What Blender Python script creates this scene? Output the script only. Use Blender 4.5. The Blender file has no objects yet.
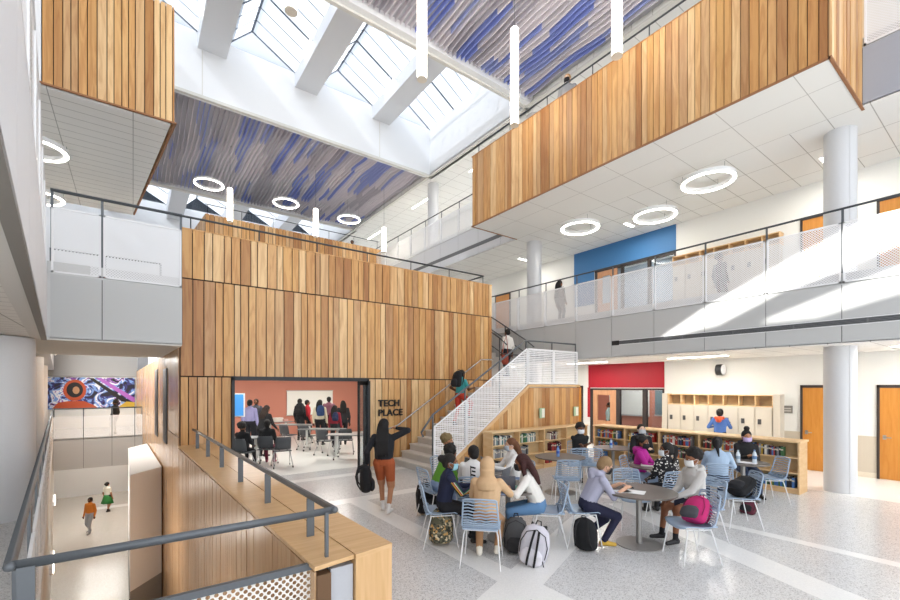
import bpy, bmesh, math, random
from mathutils import Vector, Matrix, noise
random.seed(7)
PI = math.pi
S = bpy.context.scene
C = S.collection

def lin(h):
    h = h.lstrip('#'); o = []
    for i in (0, 2, 4):
        v = int(h[i:i+2], 16)/255
        o.append(v/12.92 if v <= .04045 else ((v+.055)/1.055)**2.4)
    return (*o, 1)

def tag(o, label=None, cat=None, group=None, kind=None):
    if label: o['label'] = label
    if cat: o['category'] = cat
    if group: o['group'] = group
    if kind: o['kind'] = kind
    return o

def empty(name, loc=(0, 0, 0), rz=0, label=None, cat=None, group=None):
    o = bpy.data.objects.new(name, None); C.objects.link(o)
    o.empty_display_size = .1
    o.location = loc; o.rotation_euler = (0, 0, rz)
    return tag(o, label, cat, group)

def copy_tree(o, parent=None, loc=None, rz=None, label=None, group=None):
    c = o.copy(); C.objects.link(c); c.parent = parent
    if loc is not None: c.location = loc
    if rz is not None: c.rotation_euler = (0, 0, rz)
    if label: c['label'] = label
    if group: c['group'] = group
    for ch in list(KIDS.get(o.name, [])):
        k = copy_tree(ch, c); KIDS.setdefault(c.name, []).append(k)
    return c
KIDS = {}

class MB:
    """collects faces, then links them as ONE mesh object"""
    def __init__(s): s.v = []; s.f = []; s.m = []; s.uv = {}; s.sm = []
    def add(s, vs, fs, mi=0, smooth=False, uvs=None):
        b = len(s.v); s.v += [tuple(v) for v in vs]
        for i, f in enumerate(fs):
            if uvs: s.uv[len(s.f)] = uvs[i]
            s.f.append([b+j for j in f]); s.m.append(mi); s.sm.append(smooth)
        return s
    def box(s, x0, x1, y0, y1, z0, z1, mi=0):
        return s.prism([(x0, y0), (x1, y0), (x1, y1), (x0, y1)], z0, z1, mi)
    def prism(s, poly, z0, z1, mi=0):
        a = sum(poly[i][0]*poly[(i+1) % len(poly)][1]-poly[(i+1) % len(poly)][0]*poly[i][1] for i in range(len(poly)))
        if a < 0: poly = poly[::-1]
        n = len(poly)
        vs = [(x, y, z0) for x, y in poly]+[(x, y, z1) for x, y in poly]
        fs = [list(range(n))[::-1], list(range(n, 2*n))]+[[i, (i+1) % n, n+(i+1) % n, n+i] for i in range(n)]
        return s.add(vs, fs, mi)
    def wallseg(s, p0, p1, z0, z1, t, mi=0, side=1):
        """slab standing on the line p0-p1, thickness t towards the left (side=1) or right of the line"""
        a = Vector(p0); b = Vector(p1); d = (b-a).normalized(); n = Vector((-d.y, d.x))*t*side
        return s.prism([tuple(a), tuple(b), tuple(b+n), tuple(a+n)], z0, z1, mi)
    def obox(s, c, sz, M=None, mi=0):
        vs = []
        for k in (-.5, .5):
            for (i, j) in ((-.5, -.5), (.5, -.5), (.5, .5), (-.5, .5)):
                p = Vector((i*sz[0], j*sz[1], k*sz[2]))
                if M is not None: p = M @ p
                vs.append(p+Vector(c))
        return s.add(vs, [[3, 2, 1, 0], [4, 5, 6, 7], [0, 1, 5, 4], [1, 2, 6, 5], [2, 3, 7, 6], [3, 0, 4, 7]], mi)
    def tube(s, pts, r, n=8, mi=0, closed=False, flat=None):
        pts = [Vector(p) for p in pts]; N = len(pts)
        rs = r if isinstance(r, (list, tuple)) else [r]*N
        rings = []; up0 = None
        for i, p in enumerate(pts):
            if closed: d = pts[(i+1) % N]-pts[i-1]
            else: d = pts[min(i+1, N-1)]-pts[max(i-1, 0)]
            d = d.normalized()
            if up0 is None: up0 = Vector((0, 0, 1)) if abs(d.z) < .9 else Vector((1, 0, 0))
            u = (up0-d*up0.dot(d)).normalized(); w = d.cross(u); up0 = u
            rings.append([p+(u*math.cos(2*PI*k/n)+w*math.sin(2*PI*k/n)*(flat or 1))*rs[i] for k in range(n)])
        vs = [v for g in rings for v in g]; fs = []
        for i in range(N if closed else N-1):
            j = (i+1) % N
            for k in range(n): fs.append([i*n+k, i*n+(k+1) % n, j*n+(k+1) % n, j*n+k])
        s.add(vs, fs, mi, True)
        if not closed: s.add(rings[0], [list(range(n))[::-1]], mi); s.add(rings[-1], [list(range(n))], mi)
        return s
    def cyl(s, c, r, z0, z1, n=24, mi=0, r1=None):
        r1 = r if r1 is None else r1
        vs = [(c[0]+r*math.cos(2*PI*k/n), c[1]+r*math.sin(2*PI*k/n), z0) for k in range(n)]
        vs += [(c[0]+r1*math.cos(2*PI*k/n), c[1]+r1*math.sin(2*PI*k/n), z1) for k in range(n)]
        s.add(vs, [[k, (k+1) % n, n+(k+1) % n, n+k] for k in range(n)], mi, True)
        s.add(vs[:n], [list(range(n))[::-1]], mi); s.add(vs[n:], [list(range(n))], mi)
        return s
    def ell(s, c, r, M=None, n=12, m=8, mi=0):
        if not hasattr(r, '__len__'): r = (r, r, r)
        vs = []; fs = []
        for i in range(m+1):
            t = PI*i/m
            for k in range(n):
                p = Vector((r[0]*math.sin(t)*math.cos(2*PI*k/n), r[1]*math.sin(t)*math.sin(2*PI*k/n), r[2]*math.cos(t)))
                if M is not None: p = M @ p
                vs.append(p+Vector(c))
        for i in range(m):
            for k in range(n):
                a, b, c2, d = i*n+k, (i+1)*n+k, (i+1)*n+(k+1) % n, i*n+(k+1) % n
                fs.append([a, b, c2, d] if 0 < i < m-1 else ([a, b, c2] if i == 0 else [a, b, d]))
        return s.add(vs, fs, mi, True)
    def sheet(s, p0, p1, z0, z1, mi=0):
        """one upright quad with UVs in metres"""
        L = (Vector(p1)-Vector(p0)).length
        return s.add([(*p0, z0), (*p1, z0), (*p1, z1), (*p0, z1)], [[0, 1, 2, 3]], mi, uvs=[[(0, z0), (L, z0), (L, z1), (0, z1)]])
    def build(s, name, mats, parent=None, center=True, bevel=0, rot=None):
        vs = s.v; off = Vector((0, 0, 0))
        if parent is None and center and vs:
            xs = [v[0] for v in vs]; ys = [v[1] for v in vs]; zs = [v[2] for v in vs]
            off = Vector(((min(xs)+max(xs))/2, (min(ys)+max(ys))/2, min(zs)))
            vs = [(v[0]-off.x, v[1]-off.y, v[2]-off.z) for v in vs]
        me = bpy.data.meshes.new(name); me.from_pydata(vs, [], s.f)
        if not isinstance(mats, (list, tuple)): mats = [mats]
        for m in mats: me.materials.append(m)
        me.polygons.foreach_set('material_index', s.m); me.polygons.foreach_set('use_smooth', s.sm)
        if s.uv:
            ul = me.uv_layers.new(name='UVMap')
            for fi, uvs in s.uv.items():
                for li, uv in zip(me.polygons[fi].loop_indices, uvs): ul.data[li].uv = uv
        me.update()
        o = bpy.data.objects.new(name, me); C.objects.link(o); o.location = off
        if parent is not None: o.parent = parent; KIDS.setdefault(parent.name, []).append(o)
        if bevel:
            b = o.modifiers.new('bevel', 'BEVEL'); b.width = bevel; b.segments = 2; b.limit_method = 'ANGLE'
        return o

# ---------------------------------------------------------------- materials
def nmat(name):
    m = bpy.data.materials.new(name); m.use_nodes = True
    nt = m.node_tree; b = nt.nodes['Principled BSDF']; return m, nt, b
def N(nt, t, **k):
    n = nt.nodes.new('ShaderNode'+t)
    for a, v in k.items(): setattr(n, a, v)
    return n
def L(nt, a, b): nt.links.new(a, b)
def mth(nt, op, a, b=None, c=None):
    n = N(nt, 'Math', operation=op)
    for i, v in enumerate((a, b, c)):
        if v is None: continue
        if hasattr(v, 'links'): L(nt, v, n.inputs[i])
        else: n.inputs[i].default_value = v
    return n.outputs[0]
def mix(nt, fac, a, b):
    n = N(nt, 'Mix', data_type='RGBA')
    for s, v in ((n.inputs[0], fac), (n.inputs[6], a), (n.inputs[7], b)):
        if hasattr(v, 'links'): L(nt, v, s)
        else: s.default_value = v
    return n.outputs[2]
def ramp(nt, fac, stops, interp='LINEAR'):
    n = N(nt, 'ValToRGB'); r = n.color_ramp; r.interpolation = interp
    while len(r.elements) < len(stops): r.elements.new(.5)
    for e, (p, c) in zip(r.elements, stops): e.position = p; e.color = c if len(c) == 4 else (*c, 1)
    L(nt, fac, n.inputs[0]); return n.outputs[0]
_mc = {}
def plain(name, hexc, rough=.5, metal=0, spec=.5, bump=0, bscale=60):
    key = (hexc, rough, metal, bump)
    if key in _mc: return _mc[key]
    m, nt, b = nmat(name)
    nz = N(nt, 'TexNoise'); nz.inputs['Scale'].default_value = bscale; nz.inputs['Detail'].default_value = 3
    co = N(nt, 'TexCoord'); L(nt, co.outputs['Object'], nz.inputs['Vector'])
    c = lin(hexc); d = tuple(min(1, x*.93) for x in c[:3])+(1,)
    L(nt, mix(nt, nz.outputs[0], c, d), b.inputs['Base Color'])
    b.inputs['Roughness'].default_value = rough; b.inputs['Metallic'].default_value = metal
    b.inputs['Specular IOR Level'].default_value = spec
    if bump:
        bp = N(nt, 'Bump'); bp.inputs['Strength'].default_value = bump; bp.inputs['Distance'].default_value = .01
        L(nt, nz.outputs[0], bp.inputs['Height']); L(nt, bp.outputs[0], b.inputs['Normal'])
    _mc[key] = m; return m
def emis(name, hexc, st):
    m, nt, b = nmat(name)
    b.inputs['Base Color'].default_value = lin(hexc)
    b.inputs['Emission Color'].default_value = lin(hexc); b.inputs['Emission Strength'].default_value = st
    return m
def cladding(name, cols, rough=.42, grain=1.0):
    """vertical boards: one random tone per board (per mesh island) and streaky grain"""
    m, nt, b = nmat(name)
    g = N(nt, 'NewGeometry'); rnd = g.outputs['Random Per Island']
    base = ramp(nt, rnd, [(i/(len(cols)-1), lin(c)) for i, c in enumerate(cols)])
    mp = N(nt, 'Mapping'); L(nt, g.outputs['Position'], mp.inputs[0]); mp.inputs['Scale'].default_value = (9, 9, .9)
    off = N(nt, 'CombineXYZ'); L(nt, mth(nt, 'MULTIPLY', rnd, 37), off.inputs[2]); L(nt, off.outputs[0], mp.inputs[1])
    nz = N(nt, 'TexNoise'); L(nt, mp.outputs[0], nz.inputs['Vector']); nz.inputs['Scale'].default_value = 1.1; nz.inputs['Detail'].default_value = 5; nz.inputs['Distortion'].default_value = 1.2
    st = ramp(nt, nz.outputs[0], [(.42, (0, 0, 0)), (.62, (1, 1, 1))])
    mul = N(nt, 'Mix', data_type='RGBA', blend_type='MULTIPLY'); L(nt, mth(nt, 'MULTIPLY', st, .36*grain), mul.inputs[0])
    L(nt, base, mul.inputs[6]); mul.inputs[7].default_value = lin('#b98552')
    L(nt, mul.outputs[2], b.inputs['Base Color']); b.inputs['Roughness'].default_value = rough
    return m
def woodgrain(name, c1, c2, scale=(2, 30, 30), rough=.4):
    m, nt, b = nmat(name)
    co = N(nt, 'TexCoord'); mp = N(nt, 'Mapping'); L(nt, co.outputs['Object'], mp.inputs[0]); mp.inputs['Scale'].default_value = scale
    nz = N(nt, 'TexNoise'); L(nt, mp.outputs[0], nz.inputs['Vector']); nz.inputs['Scale'].default_value = 1; nz.inputs['Detail'].default_value = 4; nz.inputs['Distortion'].default_value = .6
    L(nt, ramp(nt, nz.outputs[0], [(.35, lin(c1)), (.65, lin(c2))]), b.inputs['Base Color'])
    b.inputs['Roughness'].default_value = rough
    return m
def perforated(name, hexc, pitch, r, rot=45, metal=.0):
    m, nt, b = nmat(name); b.inputs['Base Color'].default_value = lin(hexc); b.inputs['Roughness'].default_value = .45; b.inputs['Metallic'].default_value = metal
    uv = N(nt, 'UVMap'); mp = N(nt, 'Mapping'); L(nt, uv.outputs[0], mp.inputs[0])
    mp.inputs['Rotation'].default_value = (0, 0, math.radians(rot)); mp.inputs['Scale'].default_value = (1/pitch, 1/pitch, 1)
    v = N(nt, 'TexVoronoi', voronoi_dimensions='2D'); v.inputs['Randomness'].default_value = 0; v.inputs['Scale'].default_value = 1
    L(nt, mp.outputs[0], v.inputs['Vector'])
    hole = mth(nt, 'LESS_THAN', v.outputs['Distance'], r)
    tr = N(nt, 'BsdfTransparent'); ms = N(nt, 'MixShader'); out = nt.nodes['Material Output']
    L(nt, hole, ms.inputs[0]); L(nt, b.outputs[0], ms.inputs[1]); L(nt, tr.outputs[0], ms.inputs[2]); L(nt, ms.outputs[0], out.inputs[0])
    return m
def tiles(name, hexc, line, tx, ty, lw=.012, rough=.9, ang=0):
    m, nt, b = nmat(name)
    g = N(nt, 'NewGeometry'); mp = N(nt, 'Mapping'); L(nt, g.outputs['Position'], mp.inputs[0]); mp.inputs['Rotation'].default_value = (0, 0, ang)
    sp = N(nt, 'SeparateXYZ'); L(nt, mp.outputs[0], sp.inputs[0])
    ax = mth(nt, 'PINGPONG', sp.outputs[0], tx/2); ay = mth(nt, 'PINGPONG', sp.outputs[1], ty/2)
    ln = mth(nt, 'MAXIMUM', mth(nt, 'LESS_THAN', ax, lw/2), mth(nt, 'LESS_THAN', ay, lw/2))
    L(nt, mix(nt, ln, lin(hexc), lin(line)), b.inputs['Base Color']); b.inputs['Roughness'].default_value = rough
    return m
def glass(name, tint='#eef6fb', gloss=.12):
    m, nt, b = nmat(name)
    tr = N(nt, 'BsdfTransparent'); tr.inputs[0].default_value = lin(tint)
    gl = N(nt, 'BsdfGlossy'); gl.inputs['Roughness'].default_value = .03
    ms = N(nt, 'MixShader'); ms.inputs[0].default_value = gloss
    L(nt, tr.outputs[0], ms.inputs[1]); L(nt, gl.outputs[0], ms.inputs[2]); L(nt, ms.outputs[0], nt.nodes['Material Output'].inputs[0])
    return m
def terrazzo(name, strips, base=('#cccccb', '#dededd', '#a3a3a3')):
    m, nt, b = nmat(name)
    g = N(nt, 'NewGeometry'); P = g.outputs['Position']
    v = N(nt, 'TexVoronoi'); v.inputs['Scale'].default_value = 95; L(nt, P, v.inputs['Vector'])
    sp = N(nt, 'SeparateColor'); L(nt, v.outputs['Color'], sp.inputs[0])
    chips = ramp(nt, sp.outputs[0], [(0, lin(base[2])), (.22, lin(base[0])), (.6, lin(base[1])), (1, lin('#dfe0e0'))])
    v2 = N(nt, 'TexVoronoi'); v2.inputs['Scale'].default_value = 60; L(nt, P, v2.inputs['Vector'])
    white = ramp(nt, sp.outputs[1], [(0, lin('#ececea')), (1, lin('#f6f6f3'))])
    mask = None; xy = N(nt, 'SeparateXYZ'); L(nt, P, xy.inputs[0])
    for (x0, y0, x1, y1, w) in strips:
        dx, dy = x1-x0, y1-y0; Ln = math.hypot(dx, dy); dx /= Ln; dy /= Ln
        along = mth(nt, 'ADD', mth(nt, 'MULTIPLY', xy.outputs[0], dx), mth(nt, 'MULTIPLY', xy.outputs[1], dy))
        acr = mth(nt, 'ADD', mth(nt, 'MULTIPLY', xy.outputs[0], -dy), mth(nt, 'MULTIPLY', xy.outputs[1], dx))
        a0 = x0*dx+y0*dy; c0 = -x0*dy+y0*dx
        k = mth(nt, 'MULTIPLY', mth(nt, 'COMPARE', along, a0+Ln/2, Ln/2), mth(nt, 'COMPARE', acr, c0, w/2))
        mask = k if mask is None else mth(nt, 'MAXIMUM', mask, k)
    col = mix(nt, mask, chips, white) if mask is not None else chips
    L(nt, col, b.inputs['Base Color']); b.inputs['Roughness'].default_value = .2; b.inputs['Specular IOR Level'].default_value = .45
    return m

WALL = plain('white_paint', '#ecebe6', .7)
WHITE = plain('bright_white_paint', '#f3f4f5', .6)
TAN = plain('tan_paint', '#cfc4b2', .6)
GYP = plain('soffit_paint', '#e3e1dc', .8)
FASC = plain('grey_fascia_panel', '#c3c5c4', .45, bscale=160)
FASCB = plain('bright_fascia_panel', '#d5d7da', .5, bscale=160)
DKS = plain('dark_soffit_strip', '#8d8983', .7)
RAIL = plain('dark_grey_rail_steel', '#63686d', .38, .3)
RAILD = plain('charcoal_steel', '#454a4e', .5, .2)
BLK = plain('black_metal', '#1f2124', .45)
COL = plain('column_paint', '#d3d4d6', .35)
CLAD = cladding('cedar_boards', ['#c48d52', '#e4b87c', '#cf9b5e', '#eecb96', '#a97545', '#dfae6c', '#d2a265', '#b27e4c', '#f0cf9c'])
CLADD = cladding('smooth_wood_panels', ['#c59e76', '#cfaa82', '#c0976c', '#d2b08a'], .25, .6)
OAK = woodgrain('oak_top', '#cfa775', '#dcb789', (2, 26, 26), .35)
OAKV = woodgrain('oak_end', '#cda471', '#d9b283', (20, 20, 2), .4)
MAPLE = woodgrain('maple_veneer', '#d6ae7b', '#e0bd8e', (3, 3, 12), .45)
MAPLEH = woodgrain('maple_edge', '#dfb985', '#e9ca9b', (3, 3, 12), .45)
DOORW = woodgrain('orange_door_veneer', '#c07c2e', '#cb8a3c', (14, 14, 1.5), .4)
SCR = perforated('white_perforated_metal', '#f0f1f2', .034, .33)
SCRW = perforated('white_woven_screen', '#f8f8f8', .05, .37, 0)
CEIL = tiles('ceiling_tiles', '#efeeea', '#b7b4ae', 1.22, .61, .016)
CEILL = tiles('ceiling_tiles_left', '#f1efea', '#b0ada7', 1.22, .3, .014)
RED = plain('red_paint', '#b3182c', .5)
BLUE = plain('blue_paint', '#3f78ad', .6)
SALM = plain('salmon_paint', '#c8836f', .7)
GLASS = glass('clear_glass')
TERR = terrazzo('terrazzo_floor', [(3.42, -3, 3.42, 7.7, .34), (.5, 2.19, 6.3, 4.51, .46), (4.8, -1.24, 7.25, 4.6, .45), (7.46, -3, 7.46, 6.2, .2), (1.6, 7.71, 5.6, 7.71, .32), (12.85, -3, 12.85, 30, 2.8), (-4, 10, 12, 10, .3)])
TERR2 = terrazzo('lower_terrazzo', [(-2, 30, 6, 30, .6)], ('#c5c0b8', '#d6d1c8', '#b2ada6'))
# ---------------------------------------------------------------- setting
def struct(mb, name, mats, **k): o = mb.build(name, mats, **k); o['kind'] = 'structure'; return o
def LX(y): return -.14-.105*y          # skewed left balcony line
def WX(y): return 1.125-.0328*y        # skewed line of the ledge and the long wood wall
YW = 10.67; XP = 11.0; XW = 14.1; YF = 34

def boards(mb, p0, p1, z0, z1, t=.03, wmin=.1, wmax=.17, gap=.008, side=1, rnd=None, mi=0, zf=None):
    """a row of upright boards from p0 to p1; zf(u)-> (z0,z1) for sloping ends"""
    r = rnd or random; a = Vector(p0); b = Vector(p1); Ln = (b-a).length; d = (b-a)/Ln; n = Vector((-d.y, d.x))*side
    u = 0
    while u < Ln-.02:
        w = min(r.uniform(wmin, wmax), Ln-u)
        q0 = a+d*(u+gap/2); q1 = a+d*(u+w-gap/2); tt = t*r.uniform(.7, 1.15)
        if zf:
            za = zf(u); zb = zf(u+w)
            if max(za[1]-za[0], zb[1]-zb[0]) > .02:
                vs = [(*q0, za[0]), (*q1, zb[0]), (*(q1+n*tt), zb[0]), (*(q0+n*tt), za[0]), (*q0, za[1]), (*q1, zb[1]), (*(q1+n*tt), zb[1]), (*(q0+n*tt), za[1])]
                mb.add(vs, [[3, 2, 1, 0], [4, 5, 6, 7], [0, 1, 5, 4], [1, 2, 6, 5], [2, 3, 7, 6], [3, 0, 4, 7]], mi)
        else: mb.wallseg(tuple(q0), tuple(q1), z0, z1, tt, mi, side)
        u += w
    return mb

# floors
m = MB()
m.prism([(WX(2.95)+.02, 2.95), (16, 2.95), (16, 30), (WX(30), 30)], -.45, 0)
m.prism([(-9, -3), (16, -3), (16, 2.95), (-9, 2.95)], -.45, 0)
m.prism([(-9, 2.95), (LX(2.95)-.1, 2.95), (LX(23.8)-.1, 23.8), (-9, 23.8)], -.45, 0)
m.prism([(-9, 23.86), (WX(23.8), 23.86), (WX(30), 30), (-9, 30)], -.45, 0)
m.prism([(-9, 30), (16, 30), (16, YF), (-9, YF)], -.45, 0)
struct(m, 'floor', TERR)
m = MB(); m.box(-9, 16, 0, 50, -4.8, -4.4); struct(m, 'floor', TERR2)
m = MB()   # upper decks, level two
m.prism([(-9, -3), (LX(-3)-.03, -3), (LX(10.2)-.03, 10.2), (WX(10.2), 10.24), (WX(14.7), 14.7), (LX(14.7), 14.7), (LX(YF), YF), (-9, YF)], 3.02, 4.35)
m.box(XP+.04, XW+.3, -3, YF, 3.02, 4.35)
m.prism([(WX(10.8)+.05, 10.75), (9.52, 10.75), (9.52, 20.2), (WX(20), 20.2)], 3.02, 4.35)
m.box(9.52, XP+.04, 13.6, 20.2, 3.02, 4.35)
struct(m, 'floor', plain('deck_floor', '#cfd0cf', .3))
# soffits (tile ceilings under the decks)
m = MB(); m.prism([(-9, -3), (LX(-3)-.2, -3), (LX(14.7)-.2, 14.7), (-9, 14.7)], 2.985, 3.015); struct(m, 'ceiling', CEILL)
m = MB()
m.prism([(LX(-3)-.2, -3), (LX(-3)-.07, -3), (LX(10.2)-.07, 10.2), (LX(10.2)-.2, 10.2)], 2.975, 3.015)
m.prism([(LX(-3)-.07, -3), (LX(-3), -3), (LX(10.2), 10.2), (LX(10.2)-.07, 10.2)], 2.965, 3.015, 1)
m.prism([(LX(10.2)-.2, 10.2), (WX(10.2), 10.2), (WX(14.7), 14.7), (LX(14.7)-.2, 14.7)], 2.975, 3.015)
struct(m, 'trim_1', [GYP, DKS])
m = MB(); m.box(XP, XW, -3, YF, 2.985, 3.015); struct(m, 'ceiling', CEIL)
m = MB(); m.box(XP, XW+.2, -3, 30, 7.4, 7.44); struct(m, 'ceiling', CEIL)
m = MB(); m.box(8.97, XP, 1.98, 10.93, 7.4, 7.44); struct(m, 'ceiling', tiles('box_soffit_tiles', '#efeee9', '#c4c1bb', 1.22, 1.22, .014))
m = MB(); m.prism([(-6, 10.25), (.6, 10.25), (-.02, 16.3), (-6, 16.3)], 7.38, 7.42); struct(m, 'ceiling', CEILL)
# level three decks
m = MB(); m.box(XP+.04, XW+.3, -3, 30, 7.45, 8.7); m.box(9.05, XP+.04, 2.05, 10.85, 7.45, 8.7); m.box(2.6, XP+.04, 22.1, 24.5, 7.45, 8.7)
m.prism([(-6, 10.3), (.58, 10.3), (-.05, 16.2), (-6, 16.2)], 7.43, 8.7)
struct(m, 'floor', plain('deck_floor', '#cfd0cf', .3))

# fascias
def fascia(name, p0, p1, z0, z1, joints, mat=FASC, side=1, t=.04):
    a = Vector(p0); b = Vector(p1); Ln = (b-a).length; d = (b-a)/Ln; m = MB(); js = [0]+joints+[Ln]
    for u0, u1 in zip(js, js[1:]):
        m.wallseg(tuple(a+d*(u0+.006)), tuple(a+d*(u1-.006)), z0, z1, t, 0, side)
    n = Vector((-d.y, d.x))*side
    m.wallseg(tuple(a+n*.006), tuple(b+n*.006), z0+.01, z1-.01, t, 1, side)
    return struct(m, name, [mat, BLK])
PJ = [2.23+1.24*k for k in range(-4, 22)]
PJ = [y for y in PJ if -2.9 < y < 29]
m = MB(); js = [-3]+PJ+[29.9]
SL0, SL1 = -1.5, 6.95
for a, b in zip(js, js[1:]):
    if a < SL1 and b > SL0:
        m.box(XP, XP+.04, a+.006, b-.006, 3.0, 3.33); m.box(XP, XP+.04, a+.006, b-.006, 3.46, 4.13)
    else: m.box(XP, XP+.04, a+.006, b-.006, 3.0, 4.13)
m.box(XP+.012, XP+.05, -3, 29.9, 3.01, 3.33, 1); m.box(XP+.012, XP+.05, -3, 29.9, 3.46, 4.12, 1); m.box(XP+.012, XP+.05, SL1, 29.9, 3.3, 3.5, 1)
struct(m, 'trim_2', [FASC, BLK])
t = empty('air_diffuser', (XP, 2.7, 3.33), 0, 'long dark linear air diffuser slot set in the grey fascia over the reading area', 'air vent')
m = MB(); m.box(-.01, .012, SL0-2.7, SL1-2.7, 0, .012); m.box(-.01, .012, SL0-2.7, SL1-2.7, .118, .13); m.build('frame', WHITE, t)
m = MB()
for k in range(4): m.box(-.004, .03, SL0-2.7, SL1-2.7, .02+k*.026, .034+k*.026)
for k in range(8): m.box(.005, .03, SL0-2.7+k*1.12, SL0-2.7+k*1.12+.02, .012, .118)
m.build('louver', plain('louver_grey', '#76797b', .5), t)
m = MB(); m.box(.03, .04, SL0-2.7, SL1-2.7, 0, .13); m.build('backing', BLK, t)
fascia('trim_3', (XP, 1.94), (XP, -3), 7.42, 8.5, [1.05, 2.3, 3.55], plain('blue_grey_fascia', '#a7adb8', .5), 1)
fascia('trim_4', (XP, 30), (XP, 10.94), 7.42, 8.5, [1.3*k for k in range(1, 15)], FASCB, 1)
fascia('trim_5', (-1.17, 10.2), (.8, 10.2), 3.0, 4.13, [.71], FASC)
fascia('trim_6', (LX(10.2), 10.2), (LX(-3), -3), 2.97, 4.13, [1.24*k for k in range(1, 11)], plain('pale_fascia', '#dfe1e5', .5), -1)
fascia('trim_7', (LX(23.8), 23.8), (WX(23.8), 23.8), -1.28, .02, [.95, 1.9, 2.7], plain('mid_grey_fascia', '#b9b9b8', .5))
m = MB(); m.prism([(LX(23.8), 23.85), (WX(23.8), 23.85), (WX(30), 30), (LX(30), 30)], -1.28, -.46); struct(m, 'ceiling', GYP)

# outer walls
m = MB(); m.box(15, 15.2, -3, YF, 8.7, 12)
RY0, RY1, BY0, BY1 = 7.27, 10.12, 6.89, 10.87
m.box(XW, XW+.2, -3, RY0, 0, 3.0); m.box(XW, XW+.2, RY1, 30, 0, 3.0); m.box(XW, XW+.2, RY0, RY1, 2.1, 3.0)
m.box(XW, XW+.2, -3, BY0, 4.35, 7.42); m.box(XW, XW+.2, BY1, 30, 4.35, 7.42); m.box(XW, XW+.2, BY0, BY1, 6.5, 7.42); m.box(XW, XW+.2, 9.9, BY1, 4.35, 6.5)
struct(m, 'wall_right', WALL)
m = MB(); m.box(XW-.012, XW, -3, 7.35, .12, .98); m.box(XW-.012, XW, 12.25, 30, .12, .98); struct(m, 'trim_8', TAN)
m = MB(); m.box(XW-.02, XW, -3, 7.35, 0, .12); struct(m, 'baseboard_right', plain('cream_base', '#e6dcc8', .4))
m = MB(); m.box(-9, 15, YF, YF+.2, -4.4, 16); struct(m, 'wall_back', WHITE)
m = MB(); m.box(-9.2, -9, -3, YF, -4.4, 16); struct(m, 'wall_left', WALL)
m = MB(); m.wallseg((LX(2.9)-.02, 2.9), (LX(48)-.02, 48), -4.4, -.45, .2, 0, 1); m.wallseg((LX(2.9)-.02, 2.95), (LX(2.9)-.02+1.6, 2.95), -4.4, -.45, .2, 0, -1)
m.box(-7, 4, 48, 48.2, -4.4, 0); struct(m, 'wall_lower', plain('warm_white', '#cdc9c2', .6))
m = MB(); m.prism([(LX(2.95)-.1, 2.95), (LX(23.8)-.1, 23.8), (LX(23.8), 23.8), (LX(2.95), 2.95)], -.46, .02); m.prism([(LX(2.95), 2.95), (WX(2.95), 2.95), (WX(2.95), 3.0), (LX(2.95), 3.0)], -.46, .02); struct(m, 'trim_9', GYP)

# top ceiling with two skylight wells
ZC = 12.0
m = MB()
m.box(XP+.2, 15.2, -3, YF, ZC, ZC+.15); m.box(XP+.22, XP+.38, -3, 10.38, ZC+.14, ZC+.5); m.box(XP+.22, XP+.38, 17.07, 25.38, ZC+.14, ZC+.5); struct(m, 'ceiling', CEIL)
m = MB(); m.box(-12, XP+.2, -13, -3, ZC+.25, ZC+.5); m.box(-9, 1, -3, 2.6, ZC+.25, ZC+.5); m.box(5.5, XP+.2, -3, 2.6, ZC+.25, ZC+.5); m.box(-9, XP+.2, 2.6, 10.6, ZC+.25, ZC+.5); m.box(-9, XP+.2, 17.0, 25.45, ZC+.25, ZC+.5)  # first box: unseen roof added behind the camera to block the sun
struct(m, 'ceiling', plain('grey_plenum', '#cfcdd2', .9))
m = MB()
Z1 = 14.2
m.box(-9, XP+.4, 16.85, 17.05, ZC, Z1); m.box(-9, XP+.4, 10.4, 10.6, ZC, Z1); m.box(XP+.2, XP+.4, 10.6, 16.85, ZC, Z1)
m.box(-9, XP+.4, 25.4, 25.6, ZC, Z1); m.box(XP+.2, XP+.4, 25.6, YF, ZC, Z1)
struct(m, 'wall_skylight', WHITE)
m = MB()
for y0, y1 in ((16.75, 16.86), (10.59, 10.7), (25.3, 25.41)): m.box(-9, XP+.25, y0, y1, ZC-.06, ZC+.04)
m.box(XP+.09, XP+.22, -3, YF, ZC-.06, ZC+.01)
for x in (1.9, 8.6): m.box(x-.012, x+.012, 16.842, 16.86, ZC+.04, 13.62)
struct(m, 'trim_10', plain('ceiling_edge_trim', '#dfddd6', .7))
# added unseen roof panel, its slots shaped to throw the balcony sun patches
m = MB(); m.box(1, 5.5, -3, 2.6, ZC+.3, ZC+.42); rp = struct(m, 'ceiling', plain('grey_plenum', '#cfcdd2', .9))
def slotpoly(pts): return [(11-(ZC+.36-z), y-.5*(ZC+.36-z)) for y, z in pts]
cut = MB()
for pts in ([(6.1, 3.3), (4.6, 4.15), (3.0, 4.9), (1.3, 5.55), (1.3, 4.7), (3.2, 4.1), (4.4, 3.55)], [(3.9, 3.5), (1.2, 4.45), (1.2, 3.85), (2.6, 3.5)]):
    cut.prism(slotpoly(pts), ZC, ZC+1)
co_ = cut.build('cutter', FASC, center=False); bo = rp.modifiers.new('slots', 'BOOLEAN'); bo.object = co_; bo.operation = 'DIFFERENCE'; bo.solver = 'EXACT'
bpy.context.view_layer.update(); me_ = bpy.data.meshes.new_from_object(rp.evaluated_get(bpy.context.evaluated_depsgraph_get()))
rp.modifiers.clear(); rp.data = me_; bpy.data.objects.remove(co_)
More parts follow.
